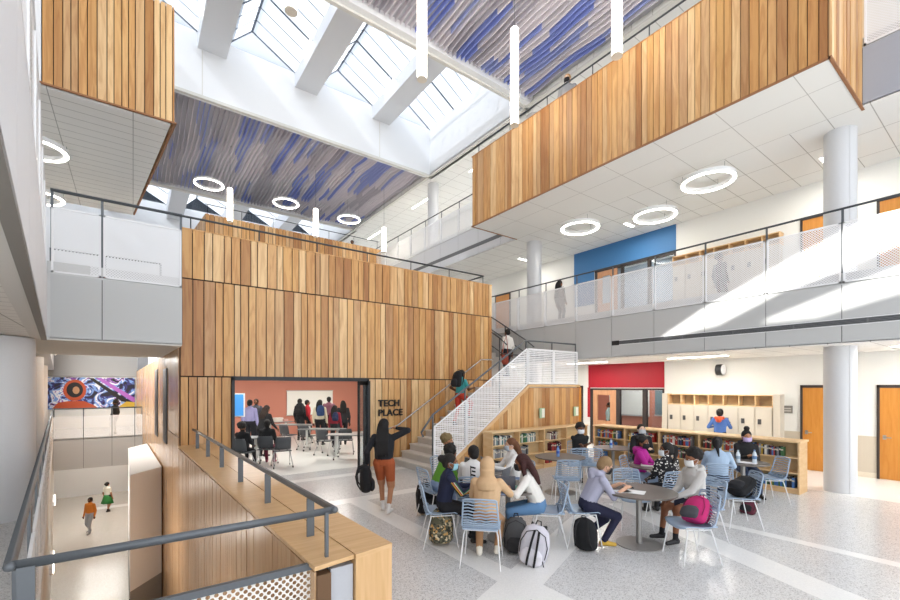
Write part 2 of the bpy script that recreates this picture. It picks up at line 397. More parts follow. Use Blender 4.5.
# level one back rooms above/below
# ---- wood box (tech room)
OX0, OX1, OZ = 1.8, 5.07, 2.36
m = MB()
m.box(.80, OX0, 10.7, 10.85, 0, 5.45); m.box(OX1, 9.5, 10.7, 10.85, 0, 5.45); m.box(OX0, OX1, 10.7, 10.85, OZ, 5.45)
m.box(9.38, 9.5, 10.85, 20.2, 0, 5.45)
struct(m, 'wall_front', plain('dark_backing', '#3a2a1e', .8))
rb = random.Random(3)
m = MB()
boards(m, (.80, 10.7), (OX0-.03, 10.7), .0, 2.36, .03, .12, .24, .02, -1, rb)
boards(m, (OX1+.03, 10.7), (9.56, 10.7), .0, 2.36, .03, .12, .24, .02, -1, rb)
boards(m, (.80, 10.7), (9.56, 10.7), 2.39, 4.44, .03, .12, .24, .02, -1, rb)
boards(m, (.80, 10.7), (9.56, 10.7), 4.47, 5.5, .03, .12, .24, .02, -1, rb)
boards(m, (9.5, 10.7), (9.5, 14), 2.0, 5.5, .05, .12, .2, .02, -1, rb)
m.box(.80, 9.56, 10.66, 10.86, 5.5, 5.52)
struct(m, 'trim_11', CLAD)
# long wood wall with the ledge side, upper part (beyond corner) and down to the lower level
m = MB()
m.wallseg((WX(2.95), 2.95), (WX(10.7), 10.7), -4.4, .84, .1, 1, -1)
m.wallseg((WX(10.7), 10.7), (WX(34), 34), -4.4, 3.0, .1, 1, -1)
boards(m, (WX(2.97), 2.97), (WX(10.7), 10.7), -4.4, .86, .012, .09, .16, .005, 1, rb, 0)
boards(m, (WX(10.7), 10.7), (WX(34), 34), -4.4, 1.08, .01, .14, .2, .003, 1, rb, 2)
boards(m, (WX(10.7), 10.7), (WX(34), 34), 1.1, 3.0, .01, .3, .5, .003, 1, rb, 2)
struct(m, 'wall_wood', [CLADD, plain('brown_backing', '#6d5138', .8), cladding('veneer_panels', ['#c7a078', '#cda880', '#c49b71'], .2, .5)])
# tall slot windows and the lower openings
def slot(name, y0, y1, z0, z1):
    d = Vector((-.0328, 1)).normalized(); n = Vector((-d.y, d.x))
    a = Vector((WX(y0), y0))+n*.012; b = Vector((WX(y1), y1))+n*.012
    m = MB(); m.wallseg(tuple(a), tuple(b), z0, z1, .02, 0, 1); g = MB()
    a2 = a+d*.08+n*.02; b2 = b-d*.08+n*.02; m.wallseg(tuple(a2), tuple(b2), z0+.06, z1-.06, .004, 1, 1)
    struct(m, name, [RAILD, plain('dark_glass', '#2a211b', .5)])
slot('window_1', 12.9, 13.8, .72, 2.62); slot('window_2', 15.6, 16.6, .66, 2.68)
slot('door_1', 5.6, 6.35, -4.4, -1.55); slot('door_2', 6.6, 7.3, -4.4, -1.55)

# tech room interior
m = MB(); m.box(1.2, 9.2, 10.86, 19.5, .0, .004); struct(m, 'floor', plain('pale_room_floor', '#eeeeea', .25, bscale=180))
m = MB(); m.box(.95, 9.38, 19.5, 19.7, 0, 3.0); struct(m, 'wall_back', SALM)
m = MB(); m.box(1.05, 1.2, 10.85, 19.5, 0, 3.0); m.box(9.2, 9.37, 10.85, 19.5, 0, 3.0); struct(m, 'wall_side', WALL)
m = MB(); m.box(1.2, 9.2, 10.85, 19.5, 2.95, 3.02); struct(m, 'ceiling', CEIL)
m = MB(); m.box(OX0-.03, OX0+.03, 10.6, 10.86, 0, OZ); m.box(OX1-.03, OX1+.03, 10.6, 10.86, 0, OZ); m.box(OX0-.03, OX1+.03, 10.6, 10.86, OZ-.06, OZ+.03); struct(m, 'trim_12', BLK)
def leaf(name, p0, p1, rz_label):
    a = Vector(p0); b = Vector(p1); d = (b-a).normalized()
    o = empty(name, (a.x, a.y, 0)); tag(o, kind='structure')
    e = b-a; L0 = e.length
    m = MB(); w = .06
    for u in (0, L0-w): m.wallseg(tuple(d*u), tuple(d*(u+w)), .02, 2.28, .05)
    for z in (.02, 2.2): m.wallseg((0, 0), tuple(e), z, z+.1, .05)
    m.build('door_frame', BLK, o)
    m = MB(); m.wallseg(tuple(d*w), tuple(d*(L0-w)), .12, 2.2, .012); m.build('glass_pane', GLASS, o)
leaf('door_3', (5.0, 10.58), (4.47, 9.95), ''); leaf('door_4', (5.02, 10.56), (4.72, 9.86), '')
leaf('door_5', (1.86, 10.9), (2.0, 11.75), '')
# second wood parapet far up
m = MB(); boards(m, (2.6, 22), (11.3, 22), 7.4, 9.9, .03, .14, .24, .02, -1, rb); boards(m, (2.6, 22), (2.3, 26), 7.4, 9.9, .03, .14, .24, .02, -1, rb); m.box(2.6, 11.3, 22, 22.1, 7.4, 9.86, 1)
struct(m, 'trim_13', [CLAD, plain('dark_backing', '#3a2a1e', .8)])
# right wood box
m = MB()
boards(m, (8.97, 10.94), (8.97, 1.95), 7.42, 9.67, .03, .11, .17, .014, -1, rb); boards(m, (8.97, 1.97), (11.2, 1.97), 7.42, 9.67, .03, .11, .17, .014, -1, rb)
boards(m, (8.97, 10.93), (11, 10.93), 7.42, 9.67, .03, .11, .17, .008, 1, rb)
m.box(8.975, 9.08, 1.98, 10.92, 7.45, 9.65, 1); m.box(9.0, 11.1, 1.98, 2.05, 7.45, 9.65, 1); m.box(9, 11, 10.86, 10.92, 7.45, 9.65, 1)
m.box(8.93, 9.1, 1.93, 10.97, 9.67, 9.69); m.box(8.93, 11.15, 1.93, 2.06, 9.67, 9.69)
m.box(8.93, 11.15, 1.93, 1.975, 7.39, 7.42, 2); m.box(8.93, 8.97, 1.95, 10.97, 7.39, 7.42, 2); m.box(8.93, 11.0, 10.94, 10.98, 7.39, 7.42, 2)
struct(m, 'trim_14', [CLAD, plain('dark_backing', '#3a2a1e', .8), plain('brown_edge', '#9c6a43', .5)])
# upper left wood box
m = MB()
boards(m, (-1.27, 10.2), (.66, 10.2), 7.42, 9.72, .03, .09, .15, .014, -1, rb); boards(m, (.64, 10.2), (0, 16.3), 7.42, 9.72, .03, .11, .17, .014, -1, rb)
m.prism([(-4, 10.22), (.62, 10.22), (-.02, 16.2), (-.12, 16.2), (.5, 10.3), (-4, 10.3)], 7.43, 9.7, 1)
m.prism([(-4, 10.16), (.7, 10.16), (.7, 10.2), (-4, 10.2)], 7.39, 7.42, 2); m.wallseg((.7, 10.16), (.04, 16.3), 7.39, 7.42, .04, 2, 1)
struct(m, 'trim_15', [CLAD, plain('dark_backing', '#3a2a1e', .8), plain('brown_edge', '#9c6a43', .5)])

# columns
def column(x, y, z0, z1, r=.265):
    m = MB(); m.cyl((x, y), r, z0, z1, 40); m.tube([(x-r*.71, y-r*.71, z0+.01), (x-r*.71, y-r*.71, z1)], .006, 6)
    struct(m, 'column', COL)
for y in (2.41, 10.84, 17.4): column(11.76, y, 0, 2.99); column(11.76, y, 4.35, 7.4); column(11.76, y, 8.7, 12)
for y in (10.1, 16.2, 22.4): column(LX(y)-.64, y, 0, 2.965, .5)
# ---- screens
def screen(name, p0, p1, z0, z1, joints, mat=SCR, frame=WHITE, label='', railz=None, postz=None, rails=True, group=None, side=1, railr=.022):
    a = Vector(p0); b = Vector(p1); Ln = (b-a).length; d = (b-a)/Ln; n = Vector((-d.y, d.x))*side
    o = empty(name, (a.x, a.y, 0)); tag(o, label, 'railing', group)
    js = [0]+[j for j in joints if 0 < j < Ln]+[Ln]
    for u0, u1 in zip(js, js[1:]):
        q0, q1 = d*(u0+.015), d*(u1-.015)
        m = MB(); m.sheet(tuple(q0+n*.012), tuple(q1+n*.012), z0, z1)
        w = .03
        for z in (z0, z1-w): m.wallseg(tuple(q0), tuple(q1), z, z+w, .024, 1, side)
        for s0, s1 in ((u0+.015, u0+.045), (u1-.045, u1-.015)): m.wallseg(tuple(d*s0), tuple(d*s1), z0, z1, .024, 1, side)
        m.build('panel', [mat, frame], o)
    if railz:
        for u in js:
            u = min(max(u, .02), Ln-.02)
            m = MB(); q = d*u+n*.06; m.wallseg(tuple(q-d*.02), tuple(q+d*.02), postz or z0, railz-.02, .012, 0, side); m.build('post', RAIL, o)
        m = MB(); m.tube([tuple(n*.06)+(railz,), tuple(d*Ln+n*.06)+(railz,)], railr, 10); m.build('handrail', RAILD, o)
    return o
screen('guard_rail', (XP, 30), (XP, -3), 4.16, 5.32, [30-y for y in reversed(PJ)], label='white perforated railing along the right upper balcony with thin dark handrail', railz=5.6, postz=4.13, side=1)
screen('guard_rail', (XP, 30), (XP, 11.0), 8.53, 9.62, [1.3*k for k in range(1, 15)], label='pale perforated railing on the topmost balcony behind the big wood box', railz=9.95)
screen('guard_rail', (XP, 1.93), (XP, -3), 8.53, 9.8, [1.05, 2.3, 3.55], label='perforated railing at the top right corner beside the wood box end')
screen('guard_rail', (-1.17, 10.2), (.8, 10.2), 4.16, 5.32, [.71], label='white perforated railing on the grey footbridge left of the wood wall', railz=5.62, railr=.028)
screen('guard_rail', (WX(14.7), 14.7), (LX(14.7), 14.7), 4.16, 5.32, [1.24], label='white perforated railing along the rear edge of the grey footbridge', railz=5.62)
screen('guard_rail', (LX(10.2), 10.2), (LX(-3), -3), 4.16, 5.32, [1.24*k for k in range(1, 11)], label='white perforated railing seen edge-on above the pale left fascia', railz=5.6, side=-1)
o = screen('guard_rail', (LX(23.8), 23.8), (WX(23.8), 23.8), -.05, .92, [.95, 1.9, 2.7], label='white perforated railing on the far main-floor footbridge below the mural', railz=1.25, postz=0)
# low rails on top of the wood parapets
def toprail(label, pts, posts, zb, r=.02):
    o = empty('handrail', (*pts[0][:2], zb)); tag(o, label, 'handrail'); p0 = Vector((*pts[0][:2], zb))
    m = MB(); m.tube([Vector(p)-p0 for p in pts], r, 8); m.build('rail', RAILD, o)
    for p in posts: m = MB(); q = Vector(p)-p0; m.tube([(q.x, q.y, 0), (q.x, q.y, q.z)], .013, 6); m.build('post', RAILD, o)
toprail('dark handrail running along the top of the tech room wood wall', [(.1, 10.8, 5.8), (9.3, 10.8, 5.8), (9.3, 13.5, 5.8)], [(1.0+1.38*k, 10.8, 5.8) for k in range(7)]+[(9.3, 12.2, 5.8)], 5.5, .024)
toprail('thin dark rail above the far upper wood parapet', [(2.6, 22.05, 10.35), (11.2, 22.05, 10.35)], [(2.7+1.4*k, 22.05, 10.35) for k in range(7)], 9.86)
toprail('dark handrail on top of the large hanging wood box', [(9.02, 10.8, 10.0), (9.02, 2.1, 10.0)], [(9.02, 10.7-1.43*k, 10.0) for k in range(7)], 9.67)
# ---- foreground rail around the opening
o = empty('guard_rail', (-.5, 3.05, 0), 0, 'dark grey steel railing in the foreground around the opening to the lower level', 'railing')
b0 = Vector((-.5, 3.05, 0))
def R_(p): return Vector(p)-b0
A = (-.50, 3.05, 1.25); B = (1.19, 3.05, 1.25); Cc = (WX(10.4)+.24, 10.55, 1.25); D = (LX(23.7), 23.7, 1.25)
m = MB(); m.tube([R_(D), R_(A), R_(B), R_(Cc)], .026, 12)
m.ell(R_(A), .026); m.ell(R_(B), .026); m.build('handrail', RAIL, o)
for k in range(6):
    y = 3.55+k*1.28; x = 1.19+(Cc[0]-1.19)*(y-3.05)/7.5
    m = MB(); q = R_((x, y, 0)); m.box(q.x-.03, q.x+.03, q.y-.008, q.y+.008, .92, 1.235); m.build('post', RAIL, o)
q = R_((1.13, 3.05, 0)); m = MB(); m.box(q.x-.012, q.x+.012, q.y-.012, q.y+.012, .02, 1.24); m.build('post', RAIL, o)
for k in range(14):
    y = 3.12+k*1.5; m = MB(); q = R_((LX(y)-.02, y, 0)); m.box(q.x-.01, q.x+.01, q.y-.035, q.y+.035, .02, 1.235); m.build('post', RAIL, o)
q = R_((-.44, 3.05, 0)); m = MB(); m.box(q.x-.035, q.x+.035, q.y-.01, q.y+.01, .02, 1.235); m.build('post', RAIL, o)
HEX = perforated('cream_perforated_metal', '#e6e2da', .034, .38, 45)
q0 = R_((-.42, 3.05, 0)); q1 = R_((1.11, 3.05, 0))
m = MB(); m.sheet((q0.x, q0.y), (q1.x, q1.y), .04, .86)
m.box(q0.x, q1.x, -.018, .018, .86, .905, 1); m.box(q1.x-.04, q1.x, -.018, .018, .04, .86, 1); m.box(q0.x, q0.x+.04, -.018, .018, .04, .86, 1); m.build('panel', [HEX, RAIL], o)
for k in range(14):
    y0, y1 = 3.15+k*1.5, 4.6+k*1.5
    a = R_((LX(y0)+.01, y0, 0)); c = R_((LX(y1)+.01, y1, 0))
    m = MB(); m.sheet((a.x, a.y), (c.x, c.y), .02, 1.0); m.wallseg((a.x, a.y), (c.x, c.y), .98, 1.02, .02, 1); m.wallseg((a.x, a.y), (c.x, c.y), 0.0, .04, .02, 1); m.build('panel', [SCR, WHITE], o)
# ---- ledge
t = empty('ledge_counter', (WX(2.95), 2.95, 0), 0, 'long oak topped ledge running from the foreground to the tech room corner', 'ledge')
def l_(p): return (p[0]-WX(2.95), p[1]-2.95)
m = MB(); m.prism([l_((WX(2.92)-.03, 2.92)), l_((1.31, 2.97)), l_((1.1, 10.64)), l_((WX(10.64)-.02, 10.64))], .89, .92); m.build('top', OAK, t)
m = MB(); m.prism([l_((1.315, 2.95)), l_((1.64, 3.0)), l_((1.45, 10.64)), l_((1.105, 10.64))], .89, .925); m.prism([l_((1.315, 2.955)), l_((1.64, 3.005)), l_((1.45, 10.6)), l_((1.11, 10.6))], .0, .888, 1); m.build('bench_side', [OAK, OAKV], t)
m = MB(); m.prism([l_((WX(2.96)+.11, 2.985)), l_((1.305, 2.985)), l_((1.305, 3.04)), l_((WX(2.96)+.11, 3.04))], .01, .85); m.build('end_panel', plain('grey_laminate', '#b9bbc0', .4), t)
m = MB(); m.prism([l_((WX(3.0)+.11, 3.05)), l_((1.30, 3.05)), l_((1.1, 10.6)), l_((WX(10.6)+.11, 10.6))], .01, .885); m.build('carcass', plain('brown_backing', '#6d5138', .8), t)

m = MB(); m.box(-4, -1.28, 10.17, 10.25, 7.38, 9.72); struct(m, 'wall_upper', WHITE)
m = MB(); m.box(14.97, 15, 8, 18, 10.9, 11.3); struct(m, 'trim_20', plain('deep_blue_band', '#2f55b8', .5))
m = MB(); m.box(XP-.012, XP, 11.2, 26, 7.72, 7.86); struct(m, 'trim_21', plain('slot_grey', '#6a6d70', .5))
# ---------------------------------------------------------------- projection of the survey sheet into plan
_c, _s = math.cos(math.radians(36.3)), math.sin(math.radians(36.3))
def plan(px, d):
    l = (px-450)/431.4*d; return (_s*d+_c*l, _c*d-_s*l)
def ground(px, py, z=0):
    return plan(px, (2.15-z)*431.4/(py-387))

# ---------------------------------------------------------------- skylights
MUL = plain('skylight_mullion', '#8f99a8', .5)
SKG, _nt, _b = nmat('frosted_skylight_glass')
_tl = N(_nt, 'BsdfTranslucent'); _tl.inputs[0].default_value = (.34, .365, .40, 1); _tp = N(_nt, 'BsdfTransparent'); _tp.inputs[0].default_value = (.62, .68, .78, 1); _mx = N(_nt, 'MixShader'); _mx.inputs[0].default_value = .12
L(_nt, _tl.outputs[0], _mx.inputs[1]); L(_nt, _tp.outputs[0], _mx.inputs[2]); L(_nt, _mx.outputs[0], _nt.nodes['Material Output'].inputs[0])
def skylight(x0, x1, y0, y1, z=14.2, thick=()):
    o = empty('skylight', ((x0+x1)/2, y0, z)); o['kind'] = 'structure'; cx = (x0+x1)/2
    X0, X1, Y1 = x0-cx, x1-cx, y1-y0; xr = X0+.35*(X1-X0); zr = .85
    g = MB(); g.add([(X0, 0, 0), (X0, Y1, 0), (xr, Y1, zr), (xr, 0, zr), (X1, 0, 0), (X1, Y1, 0)], [[0, 3, 2, 1], [4, 5, 2, 3], [0, 4, 3], [1, 2, 5]]); g.build('glass_pane', SKG, o)
    m = MB(); m.tube([(xr, 0, zr), (xr, Y1, zr)], .05, 6)
    for k in range(int(Y1/.62)+1):
        y = Y1-k*.62; r = .035 if k % 3 == 0 else .014
        m.tube([(xr, y, zr), (X1, y, 0)], r, 5); m.tube([(xr, y, zr), (X0, y, 0)], r, 5)
        m.build('mullion_frame', MUL, o)
beams = [(-4.7, -3.85), (-1.46, -.6), (1.76, 2.64), (5.0, 5.85), (8.25, 9.08)]
edges = [-8.0]+[v for b in beams for v in b]+[XP+.2]
m = MB()
for a, b in beams:
    m.box(a, b, 10.6, 16.85, 13.65, 14.7); m.box(a, b, 25.6, YF, 13.3, 14.7)
m.box(XP+.2, XP+.6, 10.4, YF, 14.2, 14.7)
struct(m, 'trim_16', plain('white_beam', '#e6e7ea', .6))
for k in range(0, len(edges), 2):
    skylight(edges[k], edges[k+1], 10.6, 16.85)
    skylight(edges[k], edges[k+1], 25.6, YF, 14.2)
LAMP = emis('lamp_diffuser', '#fff6e6', 6.0); LAMPW = emis('ring_diffuser', '#fffaf0', 7.0)
for i, (a, b) in enumerate(beams):
    for y, nm in ((15.2, 'far'), (12.4, 'near')):
        if a < -1.5: continue
        wh = ['', 'leftmost visible skylight beam', 'skylight beam second from the left', 'middle skylight beam', 'right-hand skylight beam'][i]
        o = empty('beam_light', (a-.03, y, 14.0), 0, 'short linear light on the side of the %s, %s end' % (wh, nm), 'light')
        m = MB(); m.box(-.05, .03, -.45, .45, 0, .16); m.build('housing', WHITE, o)
        m = MB(); m.box(-.06, -.045, -.42, .42, .02, .14); m.box(-.04, .02, -.42, .42, -.012, -.001); m.build('diffuser', LAMP, o)

# ---------------------------------------------------------------- baffle ceilings
FIN = [plain('baffle_grey', '#d9d4da', .9), plain('baffle_lilac', '#e8e2e8', .9), plain('baffle_dark', '#c6c1ca', .9), plain('baffle_blue', '#8f9ee0', .8), plain('baffle_navy', '#a3aee0', .8)]
def baffles(x0, x1, y0, y1, label, seed, sp=.16):
    r = random.Random(seed); o = empty('baffle_ceiling', ((x0+x1)/2, (y0+y1)/2, ZC), 0, label, 'ceiling')
    cx, cy = (x0+x1)/2, (y0+y1)/2; n = int((x1-x0)/sp); runs = {}
    ns = int((y1-y0)/.2)
    for i in range(n+1):
        X = x0+i*sp-cx; vs = []; fs = []; ms = []; mi = 0; left = 0
        for k in range(ns+1):
            y = y0+(y1-y0)*k/ns; ph = y*1.5+i*.27
            zb = .08+.035*math.sin(ph)+.025*math.sin(y*2.6-i*.55)
            xx = X+.03*math.sin(y*.9+i*.1)
            vs += [(xx-.011, y-cy, zb), (xx+.011, y-cy, zb), (xx+.011, y-cy, .252), (xx-.011, y-cy, .252)]
            if k < ns:
                if left <= 0:
                    left = r.choice([8, 12, 18]); mi = r.choices(range(5), [4, 5, 2, 2.6, 2.4])[0]
                    if r.random() < .45 and (i-1, k//6) in runs: mi = runs[(i-1, k//6)]
                left -= 1; runs[(i, k//6)] = mi
                b = 4*k
                fs += [[b, b+4, b+5, b+1], [b+1, b+5, b+6, b+2], [b+3, b+7, b+4, b], [b+2, b+6, b+7, b+3]]; ms += [mi]*4
        fs += [[0, 1, 2, 3], [len(vs)-1, len(vs)-2, len(vs)-3, len(vs)-4]]; ms += [mi]*2
        m = MB(); m.v = vs; m.f = fs; m.m = ms; m.sm = [False]*len(fs); m.build('baffle', FIN, o)
baffles(2.9, 10.95, 2.0, 10.35, 'wavy grey and blue baffle ceiling over the big hanging wood box side', 5)
baffles(-1.6, 10.95, 17.15, 25.2, 'wavy grey and blue baffle ceiling beyond the skylights, above the far wood parapet', 9)

# ---------------------------------------------------------------- lamps
def ring(px, py, z, dia, top, label, group=None):
    x, y = ground(px, py, z)
    o = empty('ring_light', (x, y, z), 0, label, 'ring light', group)
    P_ = [(math.cos(2*PI*k/48)*dia/2, math.sin(2*PI*k/48)*dia/2) for k in range(48)]
    m = MB(); w = .04
    ro = [(a*(1+w/dia*2), b*(1+w/dia*2)) for a, b in P_]; ri = [(a*(1-w/dia*2), b*(1-w/dia*2)) for a, b in P_]
    vs = [(a, b, .02) for a, b in ro]+[(a, b, .02) for a, b in ri]+[(a, b, .12) for a, b in ro]+[(a, b, .12) for a, b in ri]
    fs = []; n = 48
    for k in range(n):
        j = (k+1) % n; fs += [[k, j, 2*n+j, 2*n+k], [n+j, n+k, 3*n+k, 3*n+j], [2*n+k, 2*n+j, 3*n+j, 3*n+k]]
    m.add(vs, fs); m.build('ring_housing', WHITE, o)
    m = MB(); m.tube([(a, b, .02) for a, b in P_], .03, 8, closed=True); m.build('ring_diffuser', LAMPW, o)
    m = MB()
    for k in (0, 16, 32): m.tube([(P_[k][0], P_[k][1], .12), (P_[k][0], P_[k][1], top-z-.005)], .004, 5)
    m.build('cable', RAIL, o)
ring(708, 183, 7.14, 1.1, 7.4, 'large white ring light under the hanging wood box, nearest to the round column')
ring(655, 217, 7.14, 1.1, 7.4, 'white ring light under the hanging wood box, middle one of three')
ring(580, 229, 7.14, 1.1, 7.4, 'white ring light under the hanging wood box, farthest of three, above the blue wall end')
ring(209, 185, 11.3, 1.15, 12.3, 'far ring light under the blue baffles, leftmost above the wood parapet')
ring(286, 204, 11.3, 1.15, 12.3, 'far ring light under the blue baffles, middle one')
ring(349, 220, 11.3, 1.15, 12.3, 'far ring light under the blue baffles, rightmost by the white ceiling')
ring(35, 150, 7.14, 1.0, 7.38, 'ring light half hidden under the upper left wood box soffit, upper one')
ring(38, 198, 7.14, 1.0, 7.38, 'half hidden ring light just above the footbridge rail on the left')
def tube_lamp(px, d, z0, z1, label, r=.105):
    x, y = plan(px, d); o = empty('tube_pendant', (x, y, z0), 0, label, 'pendant light')
    h = z1-z0; m = MB(); m.cyl((0, 0), r, .03, h-.05, 20); m.ell((0, 0, h-.05), (r, r, .05), n=20, m=6); m.build('lamp_tube', LAMP, o)
    m = MB(); m.cyl((0, 0), r*1.03, 0, .03, 20); m.build('end_cap', plain('frosted_cap', '#efe6d6', .4), o)
    m = MB(); m.tube([(0, 0, h-.02), (0, 0, 12.25-z0)], .006, 5); m.cyl((0, 0), .05, 12.2-z0, 12.26-z0, 10); m.build('cable', RAIL, o)
tube_lamp(514.5, 11.05, 8.84, 11.35, 'tall glowing tube pendant hanging in front of the left end of the hanging wood box')
tube_lamp(422, 9.4, 8.84, 11.35, 'tall glowing tube pendant hanging in front of the skylight edge')
tube_lamp(617, 8.74, 8.84, 11.35, 'rightmost tall glowing tube pendant, cut off by the top of the picture')
tube_lamp(291, 7.7, 8.84, 11.35, 'glowing tube pendant whose round end just shows below the top edge over the skylights')
tube_lamp(230, 18.05, 9.06, 10.48, 'short glowing tube pendant on the left in front of the far wood parapet')
tube_lamp(315.7, 19.7, 9.0, 10.3, 'short glowing tube pendant in the middle in front of the far wood parapet')
tube_lamp(384, 21.5, 8.85, 10.1, 'short glowing tube pendant on the right beside the end of the far wood parapet')
def strip(x, y, z, L_, rz, label, e=300, wdt=.1):
    o = empty('linear_light', (x, y, z), rz, label, 'light')
    m = MB(); m.box(-L_/2, L_/2, -wdt/2-.02, wdt/2+.02, -.02, .01); m.build('housing', WHITE, o)
    m = MB(); m.box(-L_/2+.02, L_/2-.02, -wdt/2, wdt/2, -.03, -.021); m.build('diffuser', LAMPW, o)
    a = bpy.data.lights.new('strip_lamp', 'AREA'); a.shape = 'RECTANGLE'; a.size = L_; a.size_y = .3; a.energy = e; a.color = (1, .96, .9)
    ao = bpy.data.objects.new('strip_lamp', a); C.objects.link(ao); ao.location = (0, 0, -.05); ao.parent = o
for y, lb in ((1.0, 'over the orange doors at the far right'), (5.6, 'over the lockers'), (9.2, 'in front of the red wall'), (13.5, 'behind the stair'), (18, 'far behind the stair')):
    strip(12.6, y, 3.0, 1.6, PI/2, 'recessed linear light in the low ceiling '+lb, 35)
for x, y, lb in ((12.4, 14.5, 'right of the round column'), (12.4, 19.5, 'left of the round column'), (12.6, 25.5, 'over the far end of the topmost balcony'), (12.6, 9, 'hidden beyond the wood box')):
    strip(x, y, 12.0, 1.8, PI/2, 'linear light in the topmost white ceiling '+lb, 60)
for x, y, lb in ((12.9, 12.5, 'behind the round column of the middle floor'), (12.9, 17, 'at the far end of the middle floor'), (12.9, 7.8, 'near the blue wall of the middle floor'), (12.9, 2.9, 'beside the nearest column on the middle floor')):
    strip(x, y, 7.4, .5, 0, 'small recessed light '+lb, 22)
for x, y, e in ((3, 13, 60), (6.5, 13, 60), (3, 17, 60), (6.5, 17, 60)):
    strip(x, y, 2.94, 1.4, 0, 'linear ceiling light inside the tech room, '+('near' if y < 15 else 'far')+' row, '+('left' if x < 5 else 'right'), e*.6)
for x, y, lb in ((-1.4, 93, 'under the footbridge'), (-1.6, 20, 'farther along the left corridor'), (-1.8, 27, 'above the far mural floor')):
    strip(x, y, 2.97 if y < 14 else 3.0, 1.2, 0, 'linear light '+lb, 40) if y < 14 else None
for y in (25.5, 28.3, 32):  # lamps added to brighten the lower corridor
    strip(-1.2, y, -1.3 if y < 30 else -.47, 1.6, 0, 'added fill light under the lower corridor ceiling, '+{25.5: 'nearest', 28.3: 'middle', 32: 'farthest'}[y], 24)

# ---------------------------------------------------------------- stair
SX0, TR, RI = 5.85, .268, 2.15/12
t = empty('staircase', (SX0, 8.3, 0), 0, 'pale terrazzo staircase rising beside the wood wall to a landing', 'stairs')
m = MB()
for k in range(12):
    x = k*TR; z = (k+1)*RI
    m.box(x, (11*TR if k < 11 else 5.12), .05, 2.33 if k < 11 else 2.33, z-RI, z-.03) if k < 11 else m.box(11*TR, 5.1, .05, 2.33, z-RI, z-.03)
m.build('riser', plain('pale_riser', '#d6d0c8', .5), t)
m = MB()
for k in range(12):
    x = k*TR; z = (k+1)*RI; m.box(x-.02, (x+TR if k < 11 else 5.1), .05, 2.34, z-.03, z)
m.build('tread', plain('pale_tread', '#e6e1d9', .4, bscale=200), t)
m = MB()
for k in range(12):
    y = 2.0+k*.28; z = 2.15+(k+1)*RI*1.02; m.box(3.78, 5.08, y, 5.3, z-.18, z)
m.build('upper_flight', plain('pale_riser', '#d6d0c8', .5), t)
def fl(x): return max(0, min(2.13, (x-5.73)*.72))
m = MB(); boards(m, (0, 0), (5.12, 0), 0, 0, .03, .13, .2, .008, -1, random.Random(11), 0, lambda u: (0, fl(SX0+u)))
m.add([(0, .0, 0), (5.12, .0, 0), (5.12, .0, 2.12), (2.95, .0, 2.12), (0.02, 0, .03), (0, .04, 0), (5.12, .04, 0), (5.12, .04, 2.12), (2.95, .04, 2.12), (.02, .04, .03)], [[0, 1, 2, 3, 4], [5, 9, 8, 7, 6], [1, 6, 7, 2]], 1)
m.build('skirt_boards', [CLAD, plain('dark_backing', '#3a2a1e', .8)], t)
m = MB(); v = [(-.12, 0.0), (2.93, 2.15), (5.12, 2.15), (5.12, 2.22), (2.9, 2.22), (-.2, .04)]
m.add([(a, -.06, b) for a, b in v]+[(a, .04, b) for a, b in v], [[0, 1, 4, 5], [1, 2, 3, 4], [11, 10, 7, 6], [10, 9, 8, 7], [5, 4, 10, 11], [4, 3, 9, 10], [0, 6, 7, 1], [1, 7, 8, 2], [2, 8, 9, 3]]); m.build('edge_trim', MAPLE, t)
def slope_panel(x0, x1, za0, za1, zb0, zb1, bars):
    m = MB(); m.add([(x0, 0, za0), (x1, 0, za1), (x1, 0, zb1), (x0, 0, zb0)], [[0, 1, 2, 3]], 0, uvs=[[(x0, za0), (x1, za1), (x1, zb1), (x0, zb0)]])
    for (a, b) in (((x0, za0), (x1, za1)), ((x0, zb0), (x1, zb1)), ((x0, za0), (x0, zb0)), ((x1, za1), (x1, zb1))): m.tube([(a[0], 0, a[1]), (b[0], 0, b[1])], .02, 6, 1)
    m.build('screen_panel', [SCRW, WHITE], t)
slope_panel(-.21, .73, .05, .70, 1.22, 1.82, 1); slope_panel(.77, 2.87, .73, 2.22, 1.85, 3.2, 1)
slope_panel(2.92, 3.95, 2.24, 2.24, 3.2, 3.2, 1); slope_panel(3.99, 5.05, 2.24, 2.24, 3.2, 3.2, 1)
m = MB(); m.tube([(-.45, .1, 1.0), (-.5, .1, 1.1), (-.21, .06, 1.5), (2.87, .06, 3.43), (5.05, .06, 3.45)], .024, 8); m.build('handrail', RAIL, t)
for x, z0, z1 in ((-.21, 0, 1.48), (.75, .7, 2.1), (1.9, 1.6, 2.82), (2.89, 2.2, 3.42), (3.97, 2.2, 3.43), (5.05, 2.2, 3.44)):
    m = MB(); m.box(x-.015, x+.015, .045, .075, z0, z1); m.build('post', RAIL, t)
m = MB(); m.tube([(-.25, 2.2, 1.0), (.05, 2.2, 1.08), (3.1, 2.2, 3.02), (3.6, 2.2, 3.04)], .022, 8); m.build('wall_handrail', plain('stainless_rail', '#c9c8c4', .25, .6), t)
for x in (3.8, 5.05):
    m = MB(); m.tube([(x, 1.75, 3.5), (x, 2.1, 3.75), (x, 5.3, 5.6)], .022, 8); m.tube([(x, 1.0, 3.12), (x, 1.9, 3.2), (x, 5.3, 5.1)], .018, 8); m.build('upper_handrail', RAILD, t)
    for k in range(4): m = MB(); y = 2.1+k*1.05; m.box(x-.014, x+.014, y-.014, y+.014, 2.2+k*.6, 3.75+k*.6); m.build('post', RAILD, t)

